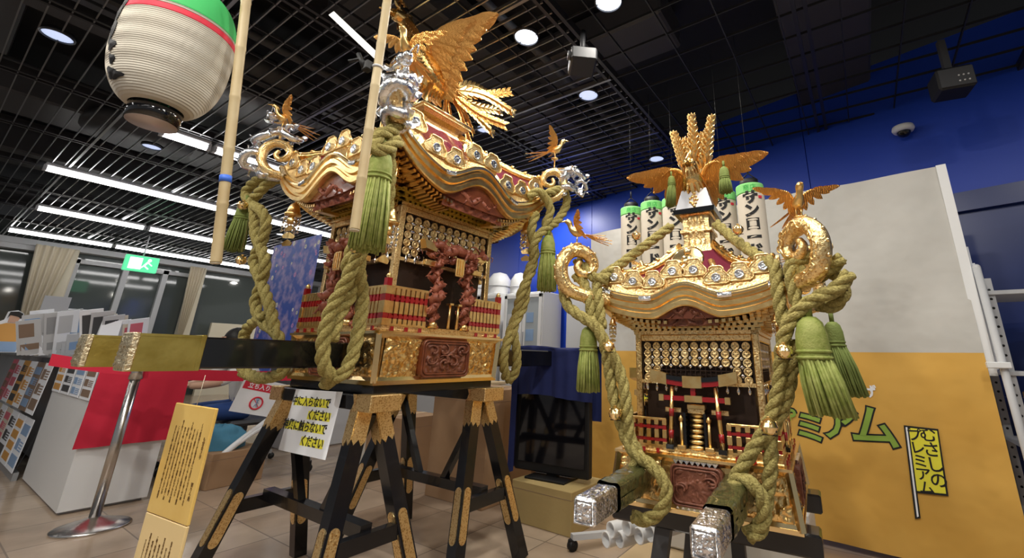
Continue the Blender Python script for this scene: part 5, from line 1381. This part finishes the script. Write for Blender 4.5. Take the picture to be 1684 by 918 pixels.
for i in range(5):
    a = i*2*pi/5; mb = MB(); mb.ball((.28*cos(a),.28*sin(a),.03),(.03,.03,.03),10,6); mb.build('caster','black',t)

def boxobj(label, x, y, z, w, d, h, rz=0, m='cardboard', cat='cardboard box', name='cardboard_box', flaps=False, group=None, tape=True, label_patch=False):
    t = thing(name, label, cat, (x,y,z), rz, group)
    mb = MB(); mb.box(-w/2,w/2,-d/2,d/2,0,h,bev=.004); mb.build('carton',m,t)
    if tape: mb = MB(); mb.box(-.025,.025,-d/2-.001,d/2+.001,h-.06,h+.001); mb.build('packing_tape','woodtop',t)
    mb = MB(); mb.box(-w/2-.0008,w/2+.0008,-d/2-.0008,d/2+.0008,h-.09 if h > .3 else h*.8,h-.087 if h > .3 else h*.8+.003); mb.build('flap_edge','brownp',t)
    if label_patch: mb = MB(); mb.box(w*.05,w*.35,-d/2-.002,-d/2,h*.25,h*.42); mb.build('address_label','paper',t)
    if flaps:
        mb = MB()
        for s in (-1,1): mb.bar((-w/2,s*d/2,h),(-w/2,s*(d/2+.1),h+.10),.004,.004)
        for s in (-1,1): mb.add([(-w/2,s*d/2,h),(w/2,s*d/2,h),(w/2,s*(d/2+.12),h+.09),(-w/2,s*(d/2+.12),h+.09)],[(0,1,2,3)])
        mb.build('open_flaps',m,t)
    return t
p = at(740,843,Z=0); boxobj('tall cardboard box seen between the trestle legs', p.x-.15, p.y+.42, 0, .62,.55,.80, label_patch=False)
p = at(800,840,Z=0); boxobj('cardboard box with open flaps right of the tall one between the trestles', p.x-.10, p.y+.98, 0, .60,.6,.84, flaps=True)
p = at(866,745,Z=0); boxobj('cardboard box with a white label standing at the back by the blue cloth', p.x-.12, p.y+.1, 0, .48,.4,.62, label_patch=True)
p = at(650,820,Z=0); boxobj('low cardboard box in the shade behind the trestle rails', p.x-.65, p.y+.5, 0, .5,.45,.5)
p = at(402,770,Z=0); boxobj('cardboard box with a blue bag on it left of the trestle', -4.75, 1.78, 0, .50,.42,.26, radians(8))
mb = MB(); 
def bag(u,v):
    a = 2*pi*u; el = pi*.5*v; n_ = 1+.16*noise.noise(V((cos(a)*2,sin(a)*2,v*3))); return V((-4.78+.22*n_*cos(a)*cos(el)**.6, 1.74+.19*n_*sin(a)*cos(el)**.6, .262+.17*n_*sin(el)))
mb.grid(bag,32,14); tag(mb.build('cloth_bag','blue_bag'),'rumpled teal blue bag lying on the cardboard box','bag')
mb = MB()
def bag2(u,v):
    a = 2*pi*u; el = pi*.5*v; n_ = 1+.25*noise.noise(V((cos(a)*2.5,sin(a)*2.5,v*3+5))); return V((-4.25+.26*n_*cos(a)*cos(el)**.5, 2.85+.24*n_*sin(a)*cos(el)**.5, .001+.55*n_*sin(el)))
mb.grid(bag2,36,18); tag(mb.build('plastic_bag','plastic_bag'),'crumpled white plastic bag on the floor behind the trestle leg','bag')
# white office machine
p = at(405,700,X=-5.6)
t = thing('office_machine','grey-white office machine with dark openings behind the no-entry notice','office machine',(-5.75,2.95,0))
mb = MB(); mb.box(-.28,.28,-.30,.42,.0,.90,bev=.015); mb.build('machine_body','lightgrey',t)
mb = MB(); mb.box(.275,.286,-.22,-.08,.36,.44); mb.box(.275,.286,-.27,.30,.74,.80); mb.box(.275,.286,-.24,-.18,.58,.63); mb.build('slots','black',t)
mb = MB(); mb.box(-.26,.22,-.28,.40,.90,1.0,bev=.02); mb.build('lid','white',t)
# wheeled white frame with bent tube legs
a = at(345,795,Z=.045)
t = thing('trolley','white bent-tube frame leg on black casters left of the trestle','trolley frame',(a.x,a.y,0))
ex_ = V((-.45,.95,0)).normalized()
mb = MB(); pts = spline([(0,0,.08),(.0,.02,.20),(-.02,.12,.30),(-.05,.36,.48),(-.08,.50,.60),(-.10,.56,.75),(-.10,.60,.85)],6); mb.tube(pts,.024,10)
mb.tube(spline([(-.1,.60,.85),(-.10,.8,.87),(-.1,1.15,.84)],5),.020,8); mb.tube(spline([(-.02,.10,.28),(-.0,.35,.44),(.02,.60,.48)],5),.016,8); mb.build('bent_tube','white',t)
for x,y in ((0,0),(.05,.72)):
    mb = MB(); mb.tube([(x-.015,y,.035),(x+.015,y,.035)],.035,16); mb.box(x-.022,x+.022,y-.02,y+.02,.05,.10,bev=.006); mb.build('caster','black',t)
mb = MB(); mb.tube([(.05,.72,.08),(.03,.70,.45)],.018,8); mb.build('rear_leg','white',t)
a = at(475,830,Z=.05); t = thing('wheeled_post','grey post on a single black swivel wheel behind the trestle','wheeled post',(a.x-.05,a.y+.1,0))
mb = MB(); mb.tube([(-.02,0,.045),(.02,0,.045)],.045,18); mb.build('wheel','black',t)
mb = MB(); mb.tube([(0,0,.09),(0,0,.62)],.014,8); mb.box(-.025,.025,-.02,.02,.05,.10); mb.build('post','lightgrey',t)
# cabinets and desk at the back
def cabinet(label, x, y, w, h, d=.45, doors=2, grp='white glass-door cabinets at the back'):
    t = thing('glass_cabinet', label, 'cabinet', (x,y,0), 0, grp)
    mb = MB(); mb.box(-w/2,w/2,-d/2+.02,d/2,0,h,bev=.006); mb.build('cabinet_body','white',t)
    for i in range(doors):
        x0 = -w/2+w*i/doors; x1 = x0+w/doors; mb = MB()
        z0 = h*.48
        for a,b,c_,e in ((x0+.01,x0+.06,z0,h-.03),(x1-.06,x1-.01,z0,h-.03),(x0+.01,x1-.01,z0,z0+.05),(x0+.01,x1-.01,h-.08,h-.03)): mb.box(a,b,-d/2-.005,-d/2+.02,c_,e,bev=.003)
        mb.box(x0+.01,x1-.01,-d/2-.005,-d/2+.02,.06,z0-.02,bev=.003)
        dr = mb.build('door','white',t)
        mb = MB(); mb.box(x0+.06,x1-.06,-d/2+.004,-d/2+.010,z0+.05,h-.08); mb.build('door_glass','pane',dr)
        mb = MB(); hx = x1-.045 if i%2==0 else x0+.035; mb.box(hx,hx+.012,-d/2-.022,-d/2-.005,h*.62,h*.72,bev=.003); mb.build('handle','grey',dr)
        mb = MB(); r2 = random.Random(i+int(x*10)); 
        for k in range(3): mb.box(x0+.08,x1-.1-.05*r2.random(),-d/2-.001,-d/2+.003,z0+.10+k*.24,z0+.10+k*.24+.10+.06*r2.random())
        mb.build('papers','bluep' if i%2 else 'lightgrey',dr)
    return t
M['pane'] = mat('cabinet_pane', (.40,.44,.47), .08)
cabinet('white glass-door cabinet under the stored round drums, seen past the large shrine',-4.78,4.85,.86,1.95)
cabinet('white glass-door cabinet at the right, next to the grey partition',-3.84,4.78,.68,1.91)
cabinet('white cabinet mostly hidden behind the large shrine',-5.82,4.87,.86,1.95)
for i,(px,r) in enumerate(((788,.17),(822,.20),(856,.16))):
    r *= .9; p = at(px,455,Y=4.87); t = thing('rolled_drum','white rounded drum on top of the back cabinets, '+['leftmost','middle and widest','rightmost'][i],'drum',(p.x,4.87,1.95 if p.x < -4.3 else 1.91),group='white drums on the back cabinets'); mb = MB()
    mb.lathe([(r,0),(r*1.02,.02),(r,.12),(r*1.02,.14),(r*.96,.24),(r*.6,.33),(0,.36)],24); mb.build('drum_body','white',t)
    mb = MB(); mb.tube([(r*1.02*cos(a),r*1.02*sin(a),.13) for a in [2*pi*k/24 for k in range(24)]],.012,6,closed=True); mb.build('rim','lightgrey',t)
p = at(845,655,Y=4.5)
t = thing('office_desk','long desk with a light wood top behind the trestles','desk',(-4.55,4.15,0))
mb = MB(); mb.box(-1.6,.55,-.35,.35,.70,.74,bev=.006); mb.build('desk_top','woodtop',t)
mb = MB(); mb.box(-1.55,.5,-.3,-.28,.35,.70); mb.box(-1.5,-.9,-.28,.3,.02,.70); mb.build('desk_panel','lightgrey',t)
for x in (-1.5,.48):
    for y in (-.28,.3): mb = MB(); mb.box(x-.02,x+.02,y-.02,y+.02,0,.70); mb.build('leg','grey',t)
boxobj('small flat carton on the desk behind the large shrine',-4.9,4.15,.74,.5,.3,.12,m='cardboard_light')
# covered monitor on an olive box
mc = at(915,690,Y=2.75)
t = thing('covered_monitor','black television with a navy cloth over its top, on the pale box','television',(-1.95,2.72,.245),radians(4))
mb = MB(); mb.box(-.31,.30,-.02,.04,.03,.83,bev=.008); mb.build('monitor_body','black',t)
mb = MB(); mb.box(-.27,.27,-.026,-.019,.09,.76); mb.build('screen','screen',t)
mb = MB(); mb.box(-.16,.16,-.10,.14,0,.015,bev=.004); mb.box(-.04,.04,.0,.04,.01,.1); mb.build('foot','black',t)
mb = MB()
def cl(u,v):
    x = -.345+.69*u; fold = .012*sin(u*17)+.008*sin(u*41)
    if v < .6: return V((x*(1+.02*sin(v*9)), -.05+fold*(1-v), .53+.015*sin(u*5)+(.88-.53)*(v/.6)))
    if v < .8: return V((x, -.05+.14*(v-.6)/.2, .88+.012*sin(u*7)))
    return V((x, .09+fold*.5, .88-.5*(v-.8)/.2))
mb.grid(cl,50,30); mb.grid(lambda u,v: cl(u,v)+V((0,.003,0)),50,30,flip=True)
for s in (-1,):
    mb.grid(lambda u,v: V((s*.345, -.05+.14*u, .88-(.86-.02*u)*v)),6,10)
    mb.grid(lambda u,v: V((s*.345+.05*u, -.052+.004*u, .88-.88*v+.02*u)),4,10)
cv = mb.build('navy_cover','navy',t)
t = boxobj('olive-brown box under the covered television', -1.90, 2.74, 0, .50,.40,.245, radians(-2), m='cardboard_light', tape=False)

# ---------------------------------------------------------------- banner
ba = radians(174.5-180); bu = V((cos(ba),sin(ba),0)); bn = V((-sin(ba),cos(ba),0)); BO = V((.5,3.25,0))
TB = rect_mx(BO, bu, (0,0,1))                                     # x along the banner, y up, z toward the viewer
t = thing('banner','wide cloth banner, white above and orange below, behind the small shrine','banner',BO)
def wav(x, y): return .012*sin(x*5.1+.6*sin(y*2))+.008*sin(x*11+1+y)+.006*noise.noise(V((x*3,y*2,0)))
def cloth(x0,x1,y0,y1,off=0,nu=90,nv=40):
    mb = MB(); mb.grid(lambda u,v: TB@V((x0+(x1-x0)*u, y0+(y1-y0)*v, wav(x0+(x1-x0)*u,y0+(y1-y0)*v)+off)),nu,nv); return mb
XL, XR = -2.64, .045
m_ = cloth(XL,XR,.035,1.118); g_ = cloth(XL,XR,.035,1.118,-.004); m_.add(g_.v,g_.f,None,True); m_.build('orange_cloth','orange_cloth',t,world=True)
m_ = cloth(XL,XR,1.118,2.235); g_ = cloth(XL,XR,1.118,2.235,-.004); m_.add(g_.v,g_.f,None,True); m_.build('white_cloth','grey_cloth',t,world=True)
mb = MB(); mb.box(XR-.012,XR+.035,1.0,2.235,-.02,.008,mx=TB); mb.build('white_edge','white',t,world=True)
mb = MB(); mb.tube([TB@V((XL-.02,2.225,-.03)),TB@V((XR+.03,2.225,-.03))],.014,10)
for x in (XL+.03,XR-.02): mb.tube([TB@V((x,.05,-.035)),TB@V((x,2.225,-.035))],.014,10)
mb.build('banner_frame','lightgrey',t,world=True)
def bw(x,y,off=.004): return TB@V((x,y,wav(x,y)+off))
def btext(name,s_,px,py,size,m,bold=0.,sx=1.,rot=0.,outline=None,lift=0.):
    r = ray(px,py); q = C0+r*((BO-C0).dot(bn)/r.dot(bn)); x0 = (q-BO).dot(bu); y0 = q.z
    for mm,bb,of in (((outline,bold+.009,.003),) if outline else ())+((m,bold,.006),):
        g = text_mb(s_,size,.0004,bold=bb); R_ = Matrix.Rotation(rot,3,'Z'); o = MB()
        for p in g.v: d = R_@V((p.x*sx,p.y,0)); o.v.append(bw(x0+d.x,y0+d.y,of+p.z+lift))
        o.f = g.f; o.sm = g.sm; o.build(name if mm == m else 'letter_outline',mm,t,world=True)
btext('letters','ミ',1333,706,.19,'olive',.004,outline='ink'); btext('letters','ア',1380,700,.22,'olive',.004,outline='ink',rot=-.05); btext('letters','ム',1437,706,.25,'olive',.004,outline='ink',rot=-.05)
btext('small_letter','げ',1429,645,.075,'paper',.003); btext('small_letter','む',1062,662,.10,'yellow',.004,outline='ink'); btext('letters','プ',1285,700,.2,'olive',.004,outline='ink'); btext('letters','さ',1110,664,.10,'yellow',.004,outline='ink')
# printed flag
def bq(px,py):
    r = ray(px,py); q = C0+r*((BO-C0).dot(bn)/r.dot(bn)); return ((q-BO).dot(bu), q.z)
def bpoly(name,pts,m,off):
    xs = [bq(*p) for p in pts]; mb = MB(); n=len(xs); mb.add([bw(x,y,off) for x,y in xs]+[bw(x,y,off+.0006) for x,y in xs],[tuple(range(n)),tuple(range(n,2*n))]+[(i,(i+1)%n,n+(i+1)%n,n+i) for i in range(n)]); mb.build(name,m,t,world=True)
bpoly('flag_outline',[(1486,700),(1543,706),(1560,817),(1504,811)],'ink',.006); bpoly('flag_print',[(1494,704),(1541,709),(1556,813),(1507,808)],'yellow',.0075)
bpoly('flagpole_outline',[(1486,700),(1494,701),(1514,853),(1505,854)],'ink',.008); bpoly('flagpole_print',[(1489,703),(1492,703),(1511,850),(1508,851)],'paper',.0095)
btext('flag_letters','む\nさ\nし\nの',1535,754,.082,'ink',.001,rot=.04,lift=.004); btext('flag_letters','プ\nレ\nミ\nア\nム',1514,760,.072,'ink',.001,rot=.04,lift=.004)
# banner foot
for px,py,l in ((940,890,'left'),):
    a = at(px,py,Z=.05); b = a+V((.55,.85,0)); t2 = bpy.data.objects.new('stand_foot', None); S.collection.objects.link(t2); t2.parent = t; t2.location = V((a.x,a.y,0))-BO
    mb = MB(); mb.bar((0,0,.07),tuple((b-a).xyz+V((0,0,.02))),.035,.03); mb.build('tube','lightgrey',t2)
    mb = MB(); mb.tube([(-.012,.01,.028),(.018,.0,.028)],.028,14); mb.box(-.018,.018,-.015,.015,.03,.06,bev=.004); mb.build('caster','black',t2)
# white pipes stacked behind the small shrine stand
t0 = None
for i,(px,py,z) in enumerate(((1004,872,.16),(1030,868,.18),(1050,882,.12),(1018,888,.08),(996,888,.06),(1068,878,.20),(1078,862,.24))):
    a = at(px,py,Y=2.05)
    ln = V((.28,.62,.02)); t2 = thing('white_pipe','white plastic pipe under the small shrine, '+['leftmost of the upper layer','second from left in the upper layer','lower one right of the grey foot','lowest in the middle of the heap','lowest at the left end','right end of the upper layer','topmost at the far right'][i],'pipe',(a.x,2.05,a.z),group='white pipes under the small shrine')
    mb = MB(); d = ln.normalized(); q = d.to_track_quat('Z','Y').to_matrix().to_4x4(); L = ln.length; r = .034
    mb.lathe([(r*.82,L),(r*.82,.0),(r,.0),(r*1.02,.004),(r,.01),(r,L),(r*.82,L)],22,q); mb.build('pipe_wall','white',t2)
    mb = MB(); mb.lathe([(0,.10),(r*.80,.10),(r*.80,.104),(0,.104)],18,q); mb.build('pipe_inside','dark_inside',t2)
mb = MB(); mb.box(-1.25,-.35,2.02,2.9,.0,.045,bev=.01); tag(mb.build('floor_board','woodtop'),'pale board on the floor under the white pipes','board')
t2 = thing('floor_crate','white low crate behind the legs of the small shrine stand','crate',(-.75,2.75,.05))
mb = MB(); mb.box(-.4,.4,-.12,.2,0,.28,bev=.01); mb.build('crate_body','white_warm',t2)
mb = MB(); mb.box(-.41,.41,-.13,.21,.25,.29,bev=.006); mb.build('crate_rim','white',t2)

# ---------------------------------------------------------------- small lanterns in front of the banner
def small_lantern(px, w_px, pyt, Y, label, first=None):
    a = at(px,pyt,Y=Y); b0 = at(px-w_px/2,pyt,Y=Y); b1 = at(px+w_px/2,pyt,Y=Y); r = abs(b1.x-b0.x)/2*.97; L = r*6.4
    ang = math.atan2(a.y, a.x)                                     # face toward where the viewer stands
    t = thing('cylinder_lantern', label, 'lantern', (a.x,a.y,a.z-L), ang-pi/2*0+pi, 'row of small shop-street lanterns')
    def cyl(name, z0, z1, m, off=0.):
        n = max(3,int((z1-z0)/(r*.16))); pr = []
        for i in range(n+1):
            z = z0+(z1-z0)*i/n; pr.append((r+off,z))
            if i < n: pr.append((r*1.02+off,z+(z1-z0)/n*.5))
        mb = MB(); mb.lathe(pr,28); return mb.build(name,m,t)
    cyl('paper_body',.0,L*.86,'lant_small'); cyl('green_band',L*.865,L*.985,'green_pale',.001)
    mb = MB(); mb.lathe([(0,L),(r*.55,L),(r*.93,L*.985),(r,L*.97)][::-1],28); mb.build('paper_shoulder','lant_small',t)
    mb = MB(); mb.lathe([(r*.62,L-.01),(r*.68,L),(r*.68,L+r*.42),(r*.60,L+r*.46),(0,L+r*.46)],24); mb.tube([(0,-r*.6,L+r*.46),(0,0,L+r*1.1),(0,r*.6,L+r*.46)],r*.06,6); mb.tube([(0,0,L+r*1.1),(0,0,L+r*1.7)],r*.08,6); mb.build('cap','black',t)
    mb = MB(); mb.lathe([(0,-r*.35),(r*.62,-r*.35),(r*.62,0)],24); mb.build('bottom_cap','black',t)
    mb = MB(); mb.tube([(0,0,L+r*1.7),(0,0,CEIL-(a.z-L))],.0015,5); mb.build('hanging_wire','black',t)
    def wraptext(name, s_, zc, sz, m, bold, a0=0.):
        g = text_mb(s_, sz, .0003, bold=bold); o = MB()
        for p in g.v:
            an = p.x/(r*1.03)+a0; rr_ = r*1.03+.0012+p.z; o.v.append(V((rr_*cos(an), rr_*sin(an), zc+p.y)))
        o.f = g.f; o.sm = g.sm; o.build(name,m,t)
    wraptext('brush_letters','サ\nン\nロ\nー\nド', L*.46, r*1.14, 'ink', r*.06)
    wraptext('green_crest','商店', L*.92, r*.50, 'green', 0.)
    mb = MB(); T = Matrix.Rotation(.72,4,'Z') @ Matrix.Translation((r*1.03,0,L*.80)) @ Matrix.Rotation(pi/2,4,'Y'); mb.box(-r*.10,r*.10,-r*.13,r*.13,-.002,.003,mx=T); mb.build('red_seal','ink_red',t)
for px,w,pt,Y,l in ((1038,32,343,3.02,'small lantern at the far left of the row over the small shrine'),(1072,35,334,2.95,'small lantern second from the left in the row'),
   (1108,38,328,2.88,'small lantern half hidden just left of the silver-fronted box'),(1188,42,318,2.72,'small lantern half hidden just right of the silver-fronted box'),(1232,46,306,2.62,'largest small lantern at the right end of the row')):
    small_lantern(px,w,pt,Y,l)

# ---------------------------------------------------------------- far right rack
t = thing('steel_rack','grey perforated steel rack with a slanting pole behind the banner edge','rack',(.95,3.75,0))
def perf_post(x,y):
    mb = MB(); mb.box(x-.02,x+.02,y-.004,y,0,1.55); mb.box(x-.024,x-.018,y-.004,y+.03,0,1.55); mb.build('post','lightgrey',t)
    mb = MB()
    for i in range(28): mb.lathe([(0,-.001),(.007,-.001),(.007,.001),(0,.001)],10,Matrix.Translation((x,y-.0045,.05+.053*i))@Matrix.Rotation(pi/2,4,'X'))
    mb.build('holes','black',t)
for x,y in ((-.28,-.3),(.35,-.32),(-.28,.1),(.35,.1)): perf_post(x,y)
for z in (.12,.62,1.0,1.45):
    mb = MB(); mb.box(-.3,.37,-.32,.12,z,z+.025,bev=.003); mb.build('shelf','lightgrey',t)
boxobj('dim carton on the lower shelf of the steel rack',.98,3.66,.645,.42,.3,.26,m='cardboard')
boxobj('dark carton on the bottom shelf of the steel rack',.98,3.66,.145,.42,.3,.34,m='brownp',tape=False)
a = at(1606,440,Y=3.22); b = at(1690,735,Y=3.10)
t = thing('white_pole','slim grey-white pole with a clamp rising beside the right edge of the banner','pole',(b.x,b.y,0))
mb = MB(); mb.tube([(a-b)+V((0,0,b.z)),(0,0,0)],.018,14); mb.ball((a-b)+V((0,0,b.z)),.0185,12,8); mb.build('tube','lightgrey',t)
q = at(1652,601,Y=3.16)-V((b.x,b.y,0)); mb = MB(); mb.box(q.x-.07,q.x+.025,q.y-.02,q.y+.02,q.z-.016,q.z+.016,bev=.004); mb.build('clamp','white',t)
t = thing('folded_papers','white folded paper hanging at the right edge of the banner','papers',(.60,3.30,1.02))
mb = MB()
for i in range(4): mb.box(-.052+.004*i,-.012+.010*i,-.004*i-.003,-.004*i,.0+.012*i,.80-.1*i)
mb.build('paper_stack','paper',t)
mb = MB()
a = at(1600,610,Y=3.4)
# flower poster behind the large shrine, left
a = at(452,405,Y=2.9); b = at(526,408,Y=2.9); c_ = at(452,560,Y=2.9)
t = thing('flower_poster','blue poster of pink and white flowers standing left behind the large shrine','poster',(a.x,2.9,.45))
w = b.x-a.x; h = a.z-.45
mb = MB(); mb.box(0,w,-.006,.0,0,h); mb.build('poster_sheet','poster1',t)
r_ = random.Random(5)
for k in range(46):
    x, z = r_.uniform(.03,w-.03), r_.uniform(.25,h-.04); mb = MB() if k%23 == 0 else mb; s_ = r_.uniform(.018,.045)
    for a_ in range(7): an = a_*2*pi/7; mb.ball((x+s_*.6*cos(an),-.008,z+s_*.6*sin(an)),(s_*.42,.002,s_*.42),8,4)
    if k%23 == 22: mb.build('printed_flowers','flower' if k < 30 else 'flowerw',t)
mb = MB(); mb.bar((w*.5,.0,h*.9),(w*.5,.35,-.45),.02,.02); mb.bar((.05,0,0),(.02,.0,-.45),.02,.02); mb.bar((w-.05,0,0),(w-.02,0,-.45),.02,.02); mb.build('easel_leg','grey',t)
